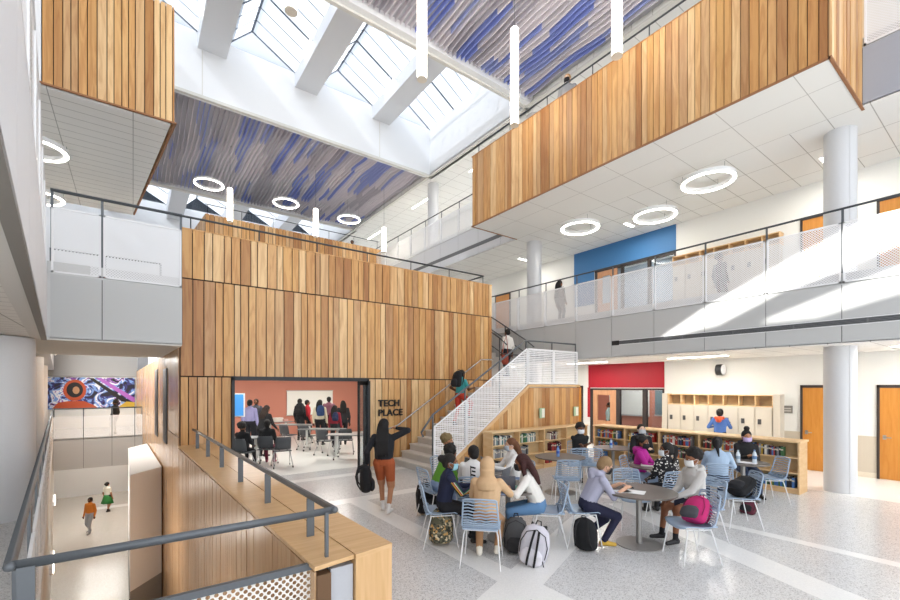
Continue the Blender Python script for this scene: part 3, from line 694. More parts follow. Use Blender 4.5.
# ---------------------------------------------------------------- right wall: doors, windows, lockers
def wdoor(name, y0, y1, z0, col=DOORW, sign=False, side=1):
    o = empty(name, (XW, (y0+y1)/2, z0)); o['kind'] = 'structure'; w = (y1-y0)/2
    m = MB(); m.box(-.05, .0, -w-.05, -w, 0, 2.2); m.box(-.05, 0, w, w+.05, 0, 2.2); m.box(-.05, 0, -w-.05, w+.05, 2.13, 2.2); m.build('door_frame', plain('dark_bronze_frame', '#3b3230', .5), o)
    m = MB(); m.box(-.035, 0, -w, w, .01, 2.13); m.build('door_leaf', col, o)
    m = MB(); m.tube([(-.035, side*(w-.08), .98), (-.09, side*(w-.08), .98), (-.09, side*(w-.2), .98)], .012, 6); m.box(-.045, -.03, side*(w-.08)-.03, side*(w-.08)+.03, .93, 1.03); m.build('door_handle', plain('satin_handle', '#a8a8a6', .3, .8), o)
wdoor('door_6', 2.72, 3.62, 0, DOORW, side=1); wdoor('door_7', 1.25, 2.18, 0); wdoor('door_8', 10.5, 11.4, 0)
wdoor('door_9', 2.72, 3.62, 4.35); wdoor('door_10', 1.25, 2.18, 4.35); wdoor('door_11', 14.5, 15.4, 4.35)
m = MB(); m.box(XW-.015, XW, RY0, RY1+.08, 2.13, 3.0); m.box(XW-.015, XW, RY1, RY1+.12, 1.0, 2.13); struct(m, 'trim_17', RED)
m = MB(); m.box(XW-.015, XW, BY0, BY1, 6.52, 7.42); m.box(XW-.015, XW, 9.95, BY1, 5.3, 6.52); struct(m, 'trim_18', BLUE)
def storefront(n, y0, y1, z0, z1, mull, dy):
    o = empty('window_%d' % n, (XW, (y0+y1)/2, z0)); o['kind'] = 'structure'; c = (y0+y1)/2; FR = plain('dark_bronze_frame', '#3b3230', .5)
    m = MB(); m.box(-.02, .1, y0-c, y1-c, z1-z0-.06, z1-z0)
    for y, w in mull: m.box(-.02, .1, y-c-w/2, y-c+w/2, 0, z1-z0)
    m.build('window_frame', FR, o)
    m = MB(); m.box(.03, .036, y0-c, dy-c, .05, z1-z0-.06); m.build('glass_pane', glass('tinted_glass', '#e9eef2', .08), o)
    m = MB(); m.box(.0, .05, dy-c, y1-c-.04, .01, .9); m.box(0, .05, dy-c, dy-c+.28, .9, z1-z0-.06); m.box(0, .05, y1-c-.3, y1-c-.04, .9, z1-z0-.06); m.box(0, .05, dy-c+.28, y1-c-.3, z1-z0-.25, z1-z0-.06); m.build('door_leaf', woodgrain('pink_oak_door', '#c48f68', '#cf9c76', (14, 14, 1.5)), o)
storefront(3, RY0, RY1, 0, 2.1, [(RY0+.03, .05), (7.95, .14), (8.95, .14), (RY1-.06, .12)], 9.0)
storefront(4, BY0, 9.92, 4.35, 6.52, [(BY0+.03, .05), (7.8, .08), (8.8, .08), (9.86, .1)], 9.0)
m = MB(); m.box(17.6, 17.8, 5, 14, 0, 3.1); m.box(14.3, 17.6, 4.8, 5, 0, 3.1); m.box(14.3, 17.6, 14, 14.2, 0, 3.1); struct(m, 'wall_classroom', SALM)
m = MB(); m.box(17.6, 17.8, 5, 14, 4.35, 7.42); m.box(14.3, 17.6, 4.8, 5, 4.35, 7.42); m.box(14.3, 17.6, 14, 14.2, 4.35, 7.42); struct(m, 'wall_classroom', plain('pale_blue_paint', '#c3cfdd', .7))
m = MB(); m.box(14.3, 17.8, 4.8, 14.2, -.2, 0); m.box(14.3, 17.8, 4.8, 14.2, 4.2, 4.35); struct(m, 'floor', plain('deck_floor', '#cfd0cf', .3))
m = MB(); m.box(14.3, 17.8, 4.8, 14.2, 3.1, 3.2); m.box(14.3, 17.8, 4.8, 14.2, 7.42, 7.5); struct(m, 'ceiling', CEIL)
strip(16, 9.5, 3.09, 1.6, 0, 'ceiling light inside the room behind the red wall', 60); strip(16, 9.5, 7.41, 1.6, 0, 'ceiling light inside the room behind the blue wall', 60)
def board(name, x, y0, y1, z0, z1, mat, label, cat, ax='x', frame=plain('alu_frame', '#c4c4c2', .4, .4)):
    if ax == 'x':
        o = empty(name, (x, (y0+y1)/2, z0), 0, label, cat); w = (y1-y0)/2
        m = MB(); m.box(-.02, .0, -w, w, 0, z1-z0); m.build('writing_surface', mat, o)
        m = MB(); m.box(-.03, 0, -w-.03, w+.03, -.03, 0); m.box(-.03, 0, -w-.03, w+.03, z1-z0, z1-z0+.03); m.box(-.07, 0, -w, w, -.06, -.03); m.build('frame', frame, o)
    else:
        o = empty(name, ((y0+y1)/2, x, z0), 0, label, cat); w = (y1-y0)/2
        m = MB(); m.box(-w, w, -.02, 0, 0, z1-z0); m.build('writing_surface', mat, o)
        m = MB(); m.box(-w-.03, w+.03, -.03, 0, -.03, 0); m.box(-w-.03, w+.03, -.03, 0, z1-z0, z1-z0+.03); m.build('frame', frame, o)
    return o
# seen through the glass: bay 2 a board with pinned sheets, bay 3 a dark board
board('whiteboard', 17.58, 9.0+.7, 9.0+2.6, .95, 2.6, plain('white_board', '#f2f1ea', .3), 'whiteboard on the salmon wall behind the glass of the red entrance', 'whiteboard')
board('screen', 17.58, 7.6+.25, 9.45, 1.0, 2.0, plain('slate_board', '#6f858c', .3), 'grey-green board on the salmon wall at the right of the glazed entrance', 'board')
# lockers
LK = plain('locker_beige', '#d6cdbd', .45); GRY = plain('lock_grey', '#5b5a5a', .4)
def locker(): 
    o = empty('locker', (13.8, 4.4, 0)); w = .395
    m = MB(); m.box(0, .285, -w/2, w/2, 0, 1.6); m.build('locker_body', LK, o)
    d = MB(); d.box(-.014, 0, -w/2+.02, w/2-.02, .08, 1.57).box(-.02, -.014, -.06, .06, 1.5, 1.52); dd = d.build('locker_door', LK, o)
    h = MB(); h.box(-.026, -.014, .05, .13, 1.13, 1.27); h.box(-.034, -.026, .07, .11, 1.17, 1.22); hh = h.build('lock_plate', GRY, dd)
    return o
lk = locker(); W7 = ['nearest the orange door', 'second from the orange door', 'third from the orange door', 'in the middle of the row', 'third from the red wall', 'second from the red wall', 'nearest the red wall']
def lockers(y0, z, where, n0=0):
    for k in range(7):
        lb = 'beige metal locker %s, %s' % (where, W7[k])
        if z == 0 and k == 0: lk.location = (13.8, y0+.2, z); tag(lk, lb, 'locker', 'lockers '+where)
        else: c = copy_tree(lk, None, (13.8, y0+.2+k*.4, z), 0, lb, 'lockers '+where)
    t = empty('cubby_shelf', (13.8, y0+1.4, z+1.6), 0, 'light wood open cubbies on top of the lockers '+where, 'shelf')
    m = MB(); m.box(0, .3, -1.42, 1.42, .0, .022); m.box(0, .3, -1.42, 1.42, .308, .33); m.build('shelf_board', MAPLEH, t)
    for k in range(8): m = MB(); y = -1.4+k*.4; m.box(0, .3, y-.012, y+.012, .022, .308); m.build('divider', MAPLEH, t)
    m = MB(); m.box(.27, .3, -1.4, 1.4, .02, .31); m.build('back_panel', woodgrain('shade_oak', '#b7a180', '#c2ad8b', (3, 3, 12)), t)
lockers(4.2, 0, 'on the ground floor'); lockers(4.05, 4.35, 'behind the upper balcony screen')
m = MB(); m.box(13.78, XW, 4.02, 4.18, 0, 1.95); m.box(13.78, XW, 7.02, 7.18, 0, 1.95); struct(m, 'trim_19', LK)
# wall devices
x, y = XW, 5.28
o = empty('wall_speaker', (13.95, 5.45, 2.66), 0, 'round black and white clock-like speaker high on the cream wall above the lockers', 'speaker')
m = MB(); m.tube([(-.02, 0, 0), (-.02, .16, 0)], .16, 20); m.build('speaker_body', BLK, o)
m = MB(); m.tube([(-.02, -.02, 0), (-.02, 0, 0)], .15, 20); m.build('speaker_face', WHITE, o)
m = MB(); m.box(.0, .15, .04, .1, -.03, .03); m.build('bracket', BLK, o)
o = empty('room_sign', (XW-.02, 3.95, 1.45), 0, 'small grey room sign on the wall left of the orange door', 'sign')
m = MB(); m.box(0, .02, -.11, .11, 0, .2); m.build('sign_plate', plain('sign_grey', '#85827d', .5), o)
m = MB()
for k in range(2): m.box(-.004, 0, -.08, .08, .05+k*.06, .08+k*.06)
m.build('raised_text', plain('sign_light', '#c6c2bb', .5), o)
for px, nm in ((541, 'left'), (575, 'right')):
    d = 8.24/(.806-.592*(px-450)/431.4); xx = d*(.592+.806*(px-450)/431.4)
    o = empty('notice_plaque', (xx, 8.22, 1.28), 0, 'small pale green and white plaque on the stair boards, the %s one of two' % nm, 'sign')
    m = MB(); m.box(-.1, .1, -.03, 0, 0, .28); m.build('plaque_board', plain('pale_green', '#a9c6a4', .5), o)
    m = MB(); m.box(-.02, .09, -.036, -.03, .02, .26); m.build('paper_face', plain('paper', '#efefe4', .6), o)
# lettering on the boards
LET = plain('black_letters', '#1b1a19', .5)
def lettering(txt, x, y, z, size, sx=1):
    cu = bpy.data.curves.new('txt', 'FONT'); cu.body = txt; cu.size = size; cu.extrude = .018; cu.space_character = 1.08; cu.offset = .006
    ob = bpy.data.objects.new('txt', cu); C.objects.link(ob); bpy.context.view_layer.update()
    me = bpy.data.meshes.new_from_object(ob.evaluated_get(bpy.context.evaluated_depsgraph_get())); bpy.data.objects.remove(ob)
    me.transform(Matrix.Rotation(PI/2, 4, 'X')); me.materials.clear(); me.materials.append(LET)
    return me
sg = empty('wall_lettering', (5.36, 10.64, 1.36), 0, 'black raised letters reading TECH PLACE on the wood wall right of the opening', 'sign')
for i, (w_, z) in enumerate((('TECH', .26), ('PLACE', 0))):
    me = lettering(w_, 0, 0, 0, .25)
    ob = bpy.data.objects.new('letter_row', me); C.objects.link(ob); ob.parent = sg; ob.location = (.02, -.018, z); KIDS.setdefault(sg.name, []).append(ob)

# ---------------------------------------------------------------- far left: mural wall, pylon, lower level
m = MB(); m.box(-3.6, .2, 29.8, 30, 0, 2.7); m.box(-3.8, .2, 29.7, 30, 2.7, 4.0, 1); struct(m, 'wall_mural', [WALL, plain('mid_grey_fascia', '#a9a9a8', .5)])
t = empty('mural', (-1.6, 29.76, 1.0), 0, 'colourful painted mural with an orange suited figure at the end of the left corridor', 'mural')
mm, nt, b = nmat('mural_paint'); g = N(nt, 'TexCoord'); nz = N(nt, 'TexNoise'); nz.inputs['Scale'].default_value = 1.7; nz.inputs['Detail'].default_value = 3; nz.inputs['Distortion'].default_value = 1.5
L(nt, g.outputs['Object'], nz.inputs['Vector'])
L(nt, ramp(nt, nz.outputs[0], [(0, lin('#1a1830')), (.38, lin('#37347a')), (.44, lin('#7fa3e0')), (.51, lin('#eef0f6')), (.57, lin('#8a55b0')), (.63, lin('#161425'))], 'CONSTANT'), b.inputs['Base Color'])
m = MB(); m.box(-1.9, 1.68, -.02, 0, 0, 1.65); m.build('painted_panel', mm, t)
def blob(pts, mat, y, nm):
    m = MB(); n = len(pts); m.add([(a, y, c) for a, c in pts]+[(a, y+.004, c) for a, c in pts], [list(range(n)), list(range(n, 2*n))[::-1]]+[[i, n+i, n+(i+1) % n, (i+1) % n] for i in range(n)]); m.build(nm, mat, t)
ORG = plain('orange_paint', '#c2522a', .6); DRK = plain('ink_paint', '#1d1718', .6); PUR = plain('purple_paint', '#b469c6', .6); SKN = plain('tan_paint2', '#c9956c', .6)
blob([(-1.75, .02), (-1.5, .35), (-1.1, .42), (-.5, .42), (-.1, .2), (.1, .02)], ORG, -.026, 'painted_figure')
blob([(-.85+.46*math.cos(2*PI*k/18), .98+.56*math.sin(2*PI*k/18)) for k in range(18)], ORG, -.03, 'painted_helmet')
blob([(-.85+.33*math.cos(2*PI*k/18), 1.0+.4*math.sin(2*PI*k/18)) for k in range(18)], DRK, -.036, 'painted_visor')
blob([(-.8+.14*math.cos(2*PI*k/12), .98+.2*math.sin(2*PI*k/12)) for k in range(12)], SKN, -.042, 'painted_face')
blob([(0, 1.62), (.25, 1.62), (1.67, .55), (1.67, .25)], PUR, -.026, 'painted_streak')
blob([(-.3, 1.62), (-.1, 1.62), (1.0, .7), (1.6, .3), (1.1, .35)], DRK, -.03, 'painted_streak')
blob([(.9, .02), (1.3, .35), (1.67, .3), (1.67, .02)], plain('yellow_paint', '#d9b23d', .6), -.034, 'painted_patch')
t = empty('pylon', (.3, 20, -4.4), 0, 'tall pale grey boxed shaft rising from the lower level beside the wood wall', 'shaft')
PY_ = [(-.06, 13.1), (.62, 14.0), (.42, 20.1), (-.14, 18.9)]
m = MB(); m.prism([(a-.3, b-20) for a, b in PY_], 1.55, 4.4); m.build('casing', plain('pylon_white', '#f3f3f2', .5), t)
m = MB(); m.prism([(a*1.0-.3, b-20) for a, b in PY_], 0, 1.55); m.build('plinth', plain('pylon_base', '#9b9996', .6), t)


def add_fill(y, z, e, lb):  # invented lights, added to brighten the left corridor and the lower level
    o = empty('fill_light', (LX(y)+.03, y, z), math.atan(.105), lb, 'light')
    m = MB(); m.box(0, .05, -.6, .6, 0, .1); m.build('housing', WHITE, o)
    m = MB(); m.box(.05, .06, -.58, .58, .01, .09); m.build('diffuser', LAMP, o)
    a = bpy.data.lights.new('fill_lamp', 'AREA'); a.shape = 'RECTANGLE'; a.size = 1.2; a.size_y = .3; a.energy = e; a.color = (1, .97, .92)
    ao = bpy.data.objects.new('fill_lamp', a); C.objects.link(ao); ao.location = (.12, 0, .05); ao.rotation_euler = Vector((1, 0, -.35)).to_track_quat('-Z', 'Y').to_euler(); ao.parent = o
add_fill(5.5, -1.2, 14, 'added linear fill light in the lower corridor nearest under the railing')
add_fill(11, -1.2, 28, 'added linear fill light in the lower corridor, middle one')
add_fill(17, -1.2, 24, 'added linear fill light in the lower corridor farthest under the railing')
add_fill(17, 3.6, 130, 'added linear fill light on the deck edge hidden behind the footbridge, near one')
add_fill(21, 3.6, 130, 'added linear fill light on the deck edge hidden behind the footbridge, middle one')
add_fill(26, 3.6, 130, 'added linear fill light on the deck edge near the mural')
# ---------------------------------------------------------------- people
def heading(h): return math.radians(53.7-h-90)       # h: 0 = facing away from the camera side, 90 = to the right
def ik(A, T, l1, l2, pole):
    A = Vector(A); T = Vector(T); v = T-A; d = v.length
    if d > (l1+l2)*.995: T = A+v*((l1+l2)*.995/d); v = T-A; d = v.length
    d = max(d, abs(l1-l2)+.02); u = v.normalized(); a = (l1*l1-l2*l2+d*d)/(2*d); hh = math.sqrt(max(l1*l1-a*a, 1e-6))
    p = Vector(pole); p = (p-u*p.dot(u)); p = p.normalized() if p.length > 1e-4 else Vector((0, 1, 0))
    return A+u*a+p*hh, T
def rtube(m, pts, rx, ry, right):
    """spine tube with separate width and depth radii"""
    n = 14; vs = []; right = Vector(right).normalized()
    for i, p in enumerate(pts):
        d = (Vector(pts[min(i+1, len(pts)-1)])-Vector(pts[max(i-1, 0)])).normalized(); r = (right-d*right.dot(d)).normalized(); f = d.cross(r)
        vs += [Vector(p)+r*math.cos(2*PI*k/n)*rx[i]+f*math.sin(2*PI*k/n)*ry[i] for k in range(n)]
    fs = [[i*n+k, i*n+(k+1) % n, (i+1)*n+(k+1) % n, (i+1)*n+k] for i in range(len(pts)-1) for k in range(n)]
    fs += [list(range(n))[::-1], list(range((len(pts)-1)*n, len(pts)*n))]
    m.add(vs, fs, 0, True)
def capsule(m, a, b, r0, r1, n=10):
    a = Vector(a); b = Vector(b); m.ell(a, r0, n=n, m=6); m.ell(b, r1, n=n, m=6); m.tube([a, b], [r0, r1], n)
def remesh(mb, vox, smooth=2):
    me = bpy.data.meshes.new('tmp'); me.from_pydata([tuple(v) for v in mb.v], [], mb.f)
    ob = bpy.data.objects.new('tmp', me); C.objects.link(ob)
    r = ob.modifiers.new('r', 'REMESH'); r.mode = 'VOXEL'; r.voxel_size = vox
    if smooth: s = ob.modifiers.new('s', 'SMOOTH'); s.iterations = smooth; s.factor = .5
    bpy.context.view_layer.update()
    out = bpy.data.meshes.new_from_object(ob.evaluated_get(bpy.context.evaluated_depsgraph_get()))
    bpy.data.objects.remove(ob); bpy.data.meshes.remove(me)
    out.polygons.foreach_set('use_smooth', [True]*len(out.polygons)); return out
SKINS = {k: plain('skin_'+k, v, .55, spec=.3) for k, v in dict(dark='#6b4430', brown='#8a5a3f', tan='#b5805e', light='#dcae90', pale='#e8c2a8').items()}
def hairmat(c): return plain('hair', c, .75, bump=.8, bscale=90)
def cloth(c, b=.25): return plain('cloth', c, .85, bump=b, bscale=25)

def person(px, d, h, label, H=1.6, z=0, sit=False, seat=.46, lean=0, skin='brown', top='#222222', bottom='#222233', shoe='#222222', sock=None, sleeve='long', shorts=False,
           hair='short', hc='#17120f', mask=None, head=(0, 0), hands=None, feet=None, vox=.013, group=None, skirt=None, hood=None, extra=None, xy=None, turn=0, bulk=1.12):
    x, y = xy if xy else plan(px, d)
    o = empty('person', (x, y, z), heading(h), label, 'person', group); k = H/1.7
    lr = math.radians(lean); hd = math.radians(turn)
    SK, TP, BT, SH, SO = 0, 1, 2, 3, 4
    mats = [SKINS[skin], cloth(top) if isinstance(top, str) else top, cloth(bottom), plain('shoe', shoe, .5), plain('sock', sock or shoe, .9)]
    hz = (seat+.10*k) if sit else .91*k
    pel = Vector((0, -.02 if sit else 0, hz))
    up = Vector((0, math.sin(lr), math.cos(lr))); fw = Vector((0, math.cos(lr), -math.sin(lr)))
    rt = Vector((math.cos(hd), math.sin(hd), 0))
    def T(a, b, c): return pel+rt*(a*k)+up*(c*k)+fw*(b*k)
    m = MB(); segs = []
    def seg(a, b, r0, r1, mi): segs.append((Vector(a), Vector(b), r0, r1, mi))
    rtube(m, [T(0, -.0, -.07), T(0, -.0, .02), T(0, .0, .14), T(0, .01, .28), T(0, .0, .40), T(0, -.01, .47), T(0, -.01, .51)],
          [.13*k, .165*k, .15*k*bulk, .165*k*bulk, .172*k*bulk, .12*k, .06*k], [.10*k, .12*k, .105*k*bulk, .115*k*bulk, .105*k*bulk, .08*k, .05*k], rt)
    seg(T(0, 0, .07), T(0, 0, .40), .15*k, .17*k, TP); seg(T(0, 0, -.07), T(0, 0, -.02), .15*k, .16*k, BT)
    # legs
    for sd in (-1, 1):
        hip = pel+Vector((rt*(sd*.09*k)))+Vector((0, 0, -.03*k))
        if feet: tgt = Vector(feet[0 if sd < 0 else 1])
        elif sit: tgt = Vector((sd*.10, .44*k, .08))
        else: tgt = Vector((sd*.09*k, .04, .08*k))
        knee, ank = ik(hip, tgt, .42*k, .40*k, Vector((sd*.12, 1, .9 if sit else 0)))
        fat = 1.12 if not shorts else 1.22
        capsule(m, hip, knee, .088*k*fat, .058*k*fat, 12); capsule(m, knee, ank, .054*k*(1 if shorts else 1.12), .036*k*(1 if shorts else 1.3), 12)
        seg(hip, hip.lerp(knee, .98 if not shorts else .45), .09*k*fat, .06*k*fat, BT)
        if shorts: seg(knee, ank, .05*k, .034*k, SK); seg(ank.lerp(knee, .18), ank, .04*k, .038*k, SO)
        else: seg(knee, ank.lerp(knee, .1), .055*k, .042*k, BT); seg(ank.lerp(knee, .1), ank, .036*k, .036*k, SO)
        fd = Vector((sd*.2, 1, 0)).normalized(); heel = ank+Vector((0, 0, -.035*k))-fd*.03*k; toe = ank+Vector((0, 0, -.05*k))+fd*.15*k
        capsule(m, heel, toe, .042*k, .03*k, 10); capsule(m, ank, heel, .038*k, .044*k, 8); seg(heel, toe, .042*k, .032*k, SH)
    # arms
    for i, sd in enumerate((-1, 1)):
        sh = T(sd*.165, -.005, .415)
        ht = Vector(hands[i]) if hands and hands[i] is not None else (Vector((sd*.16*k, .30*k, hz+.05)) if sit else Vector((sd*.24*k, .05, hz-.10*k)))
        elb, wr = ik(sh, ht, .285*k, .25*k, Vector((sd*.5, -.8, -.6)))
        bs = bulk if sleeve != 'short' else 1
        capsule(m, sh, elb, .057*k*bs, .046*k*bs); capsule(m, elb, wr, .043*k*(1.12*bs if sleeve == 'long' else 1), .028*k*(1.15 if sleeve == 'long' else 1))
        seg(T(sd*.1, 0, .43), sh, .06*k, .058*k, TP)
        if sleeve == 'long': seg(sh, elb, .056*k, .045*k, TP); seg(elb, wr, .043*k, .033*k, TP)
        elif sleeve == 'mid': seg(sh, elb, .056*k, .045*k, TP); seg(elb, elb.lerp(wr, .35), .043*k, .04*k, TP); seg(elb.lerp(wr, .4), wr, .036*k, .028*k, SK)
        else: mid = sh.lerp(elb, .7); seg(sh, mid, .06*k, .052*k, TP); seg(mid, elb, .043*k, .04*k, SK); seg(elb, wr, .038*k, .028*k, SK)
        # hand: palm, four unequal fingers with a knuckle bend, thumb off the side
        fdv = (wr-elb).normalized(); side = fdv.cross(Vector((0, 0, 1))); side = side.normalized() if side.length > .1 else Vector((1, 0, 0)); nrm = side.cross(fdv)
        if nrm.z > 0: nrm = -nrm
        hp = wr+fdv*.045*k; capsule(m, wr, wr+fdv*.06*k, .026*k, .03*k); capsule(m, hp-side*.018*k, hp+side*.018*k+fdv*.02*k, .022*k, .022*k, 8); seg(wr+fdv*.02, hp+fdv*.09*k, .03*k, .03*k, SK)
        for q, ln in enumerate((.062, .072, .068, .052)):
            b0 = hp+fdv*.03*k+side*(.026-.0175*q)*k; b1 = b0+fdv*ln*.55*k+nrm*.012*k; b2 = b1+fdv*ln*.35*k+nrm*ln*.4*k
            capsule(m, b0, b1, .0095*k, .009*k, 6); capsule(m, b1, b2, .009*k, .0075*k, 6)
        th = wr+fdv*.02*k+side*.026*k*sd; t1 = th+fdv*.035*k+side*.028*k*sd; t2 = t1+fdv*.03*k+nrm*.01*k
        capsule(m, th, t1, .012*k, .0105*k, 6); capsule(m, t1, t2, .0105*k, .009*k, 6)
    # neck and head
    nb = T(0, -.01, .47); Rm = Matrix.Rotation(math.radians(-head[0]), 3, 'Z') @ Matrix.Rotation(-math.radians(head[1]), 3, 'X')
    hc_ = nb+Vector((0, .012*k+math.sin(lr)*.10*k, .155*k)); kk = .93+.07*k
    if head[1] > 15: hc_ = hc_+Vector((0, .03*k, -.02*k))
    capsule(m, nb-up*.02, hc_-Vector((0, .01, .04*k)), .052*k, .048*k)
    def Hd(a, b, c): return hc_+Rm @ Vector((a, b, c))*kk
    m.ell(hc_, (.078*kk, .096*kk, .104*kk), Rm, 16, 12); m.ell(Hd(0, .022, -.045), (.058*kk, .072*kk, .068*kk), Rm, 14, 10)
    m.ell(Hd(0, .096, -.012), (.013, .02, .022), Rm, 8, 6); m.ell(Hd(0, .088, -.055), (.026, .012, .009), Rm, 8, 6)
    for sd in (-1, 1): m.ell(Hd(sd*.08, -.005, -.012), (.010, .02, .03), Rm, 8, 6)
    seg(hc_, Hd(0, .02, -.05), .1*kk, .08*kk, SK); seg(nb+up*.03*k, hc_, .05*k, .05*k, SK)
    me = remesh(m, vox, 2)
    for mt in mats: me.materials.append(mt)
    idx = []
    for p in me.polygons:
        c = p.center; best = 9; bi = 0
        for a, b, r0, r1, mi in segs:
            ab = b-a; L2 = ab.length_squared; t = 0 if L2 < 1e-9 else max(0, min(1, (c-a).dot(ab)/L2)); dd = (c-a-ab*t).length-(r0+(r1-r0)*t)
            if dd < best: best = dd; bi = mi
        idx.append(bi)
    me.polygons.foreach_set('material_index', idx); me.name = 'body'
    bo = bpy.data.objects.new('body', me); C.objects.link(bo); bo.parent = o
    KIDS.setdefault(o.name, []).append(bo)
    # eyes
    e = MB()
    for sd in (-1, 1): e.ell(Hd(sd*.03, .088, .008), (.011, .006, .007), Rm, 8, 6, 0); e.ell(Hd(sd*.03, .0935, .008), (.0055, .003, .0055), Rm, 8, 6, 1); e.tube([Hd(sd*.044, .084, .03), Hd(sd*.03, .094, .034), Hd(sd*.016, .095, .03)], .003, 5, 1)
    e.build('eyes', [plain('eye_white', '#e8e4dc', .3), plain('eye_dark', '#1a1210', .3)], o)
    if mask:
        k2 = MB(); n1, n2 = 11, 7; vs = []
        for i in range(n2):
            zz = -.098+.098*i/(n2-1)
            for j in range(n1):
                a = math.radians(-62+124*j/(n1-1)); bul = 1.0+.12*math.cos(a)*math.sin(PI*i/(n2-1)); rr = (.086+.018*(zz > -.08))*bul
                vs.append(Hd(math.sin(a)*.083*bul, .012+math.cos(a)*.098*bul-(.02 if i == 0 else 0), zz))
        fs = [[i*n1+j, i*n1+j+1, (i+1)*n1+j+1, (i+1)*n1+j] for i in range(n2-1) for j in range(n1-1)]
        k2.add(vs, fs, 0, True)
        for sd in (-1, 1): k2.tube([Hd(sd*.073, .058, -.01), Hd(sd*.087, .01, .004), Hd(sd*.09, -.012, -.01), Hd(sd*.085, 0, -.04), Hd(sd*.072, .05, -.07)], .0022, 4)
        ko = k2.build('face_mask', plain('mask', mask, .8), o); so = ko.modifiers.new('t', 'SOLIDIFY'); so.thickness = .003
    # hair
    if hair != 'none' and not hood == 'hijab':
        q = MB(); HM = hairmat(hc)
        if hair == 'afro':
            q.ell(Hd(0, -.042, .055), (.112*kk, .108*kk, .100*kk), Rm, 18, 14)
            r = random.Random(len(label)*7+int(px))
            for _ in range(60):
                v = Vector((r.gauss(0, 1), r.gauss(0, 1)-.3, r.gauss(0, 1)+.35)).normalized(); q.ell(Hd(v.x*.102, -.042+v.y*.098, .055+v.z*.092), .026, n=6, m=5)
        else:
            q.ell(Hd(0, -.018, .022), (.090*kk, .100*kk, .100*kk), Rm, 16, 12); q.ell(Hd(0, -.045, -.02), (.08*kk, .07*kk, .085*kk), Rm, 12, 8)
        if hair == 'bun': q.ell(Hd(0, -.03, .155), (.055, .055, .05), Rm, 12, 8)
        if hair == 'lowbun': q.ell(Hd(0, -.13, .02), (.06, .055, .055), Rm, 12, 8)
        if hair == 'puffs':
            for sd in (-1, 1): q.ell(Hd(sd*.06, -.10, .06), (.055, .055, .055), Rm, 12, 8)
        if hair in ('long', 'wave'):
            for sd in (-.055, 0, .055): q.tube([Hd(sd*.8, -.07, .03), Hd(sd*1.2, -.10, -.06), T(sd*1.4, -.13, .38), T(sd*1.3, -.13, .26)], [.05, .05, .045, .02], 10)
            if hair == 'wave':
                for sd in (-1, 1): q.tube([Hd(sd*.075, -.02, .02), Hd(sd*.095, .0, -.06), T(sd*.10, .02, .40)], [.035, .04, .03], 8)
        if hair == 'pony': q.tube([Hd(0, -.10, .05), Hd(0, -.15, .03), Hd(0, -.15, -.08), T(0, -.15, .36)], [.03, .04, .035, .012], 8)
        if hair == 'braids':
            r = random.Random(4)
            for i in range(15):
                a = -.09+.18*i/14; l = r.uniform(-.02, .12)
                q.tube([Hd(a*.8, -.06-.03*math.cos(a*12), .04), Hd(a*1.05, -.10, -.08), T(a*1.1, -.15, .36), T(a*1.2+r.uniform(-.01, .01), -.15, .18), T(a*1.25, -.14, .02+l)], [.016, .016, .014, .012, .007], 6)
        me2 = remesh(q, .011 if hair in ('braids', 'afro') else .014, 1); me2.materials.append(HM); me2.name = 'hair'
        ho = bpy.data.objects.new('hair', me2); C.objects.link(ho); ho.parent = o; KIDS[o.name].append(ho)
    if hood:
        q = MB()
        if hood == 'hijab':
            q.ell(Hd(0, -.022, .015), (.098*kk, .108*kk, .115*kk), Rm, 16, 12); q.tube([Hd(0, -.04, -.03), nb+Vector((0, -.01, .03)), T(0, -.01, .42), T(0, -.02, .30)], [.095, .092, .15, .13], 16)
            nm = 'head_scarf'
        else:
            q.tube([T(-.10, .03, .455), T(-.10, -.07, .47), T(0, -.13, .46), T(.10, -.07, .47), T(.10, .03, .455)], [.03, .045, .06, .045, .03], 10); q.ell(T(0, -.12, .41), (.09*k, .05*k, .08*k)); nm = 'hood'
        me2 = remesh(q, .014, 2); me2.materials.append(cloth(extra['hoodc']) if extra and 'hoodc' in extra else mats[1]); me2.name = nm
        ho = bpy.data.objects.new(nm, me2); C.objects.link(ho); ho.parent = o; KIDS[o.name].append(ho)
    if skirt:
        s = MB(); n = 28; vs = []
        for i, (zz, r) in enumerate(((.05, .15), (-.08, .20), (-.25, .25), (-.42, .30))):
            for j in range(n):
                a = 2*PI*j/n; rr = r*k*(1+.06*i/3*math.sin(a*7)); vs.append(T(0, 0, 0)+Vector((math.cos(a)*rr, math.sin(a)*rr*.8, zz*k)))
        s.add(vs, [[i*n+j, i*n+(j+1) % n, (i+1)*n+(j+1) % n, (i+1)*n+j] for i in range(3) for j in range(n)], 0, True)
        so = s.build('skirt', cloth(skirt), o); q = so.modifiers.new('t', 'SOLIDIFY'); q.thickness = .006
    o['_T'] = 0; del o['_T']
    return o, T, Hd
def stripes(o, T, pts_list, mats, name='stripe', r=.008):
    m = MB()
    for i, pts in enumerate(pts_list): m.tube(pts, r, 5, i)
    m.build(name, mats, o)
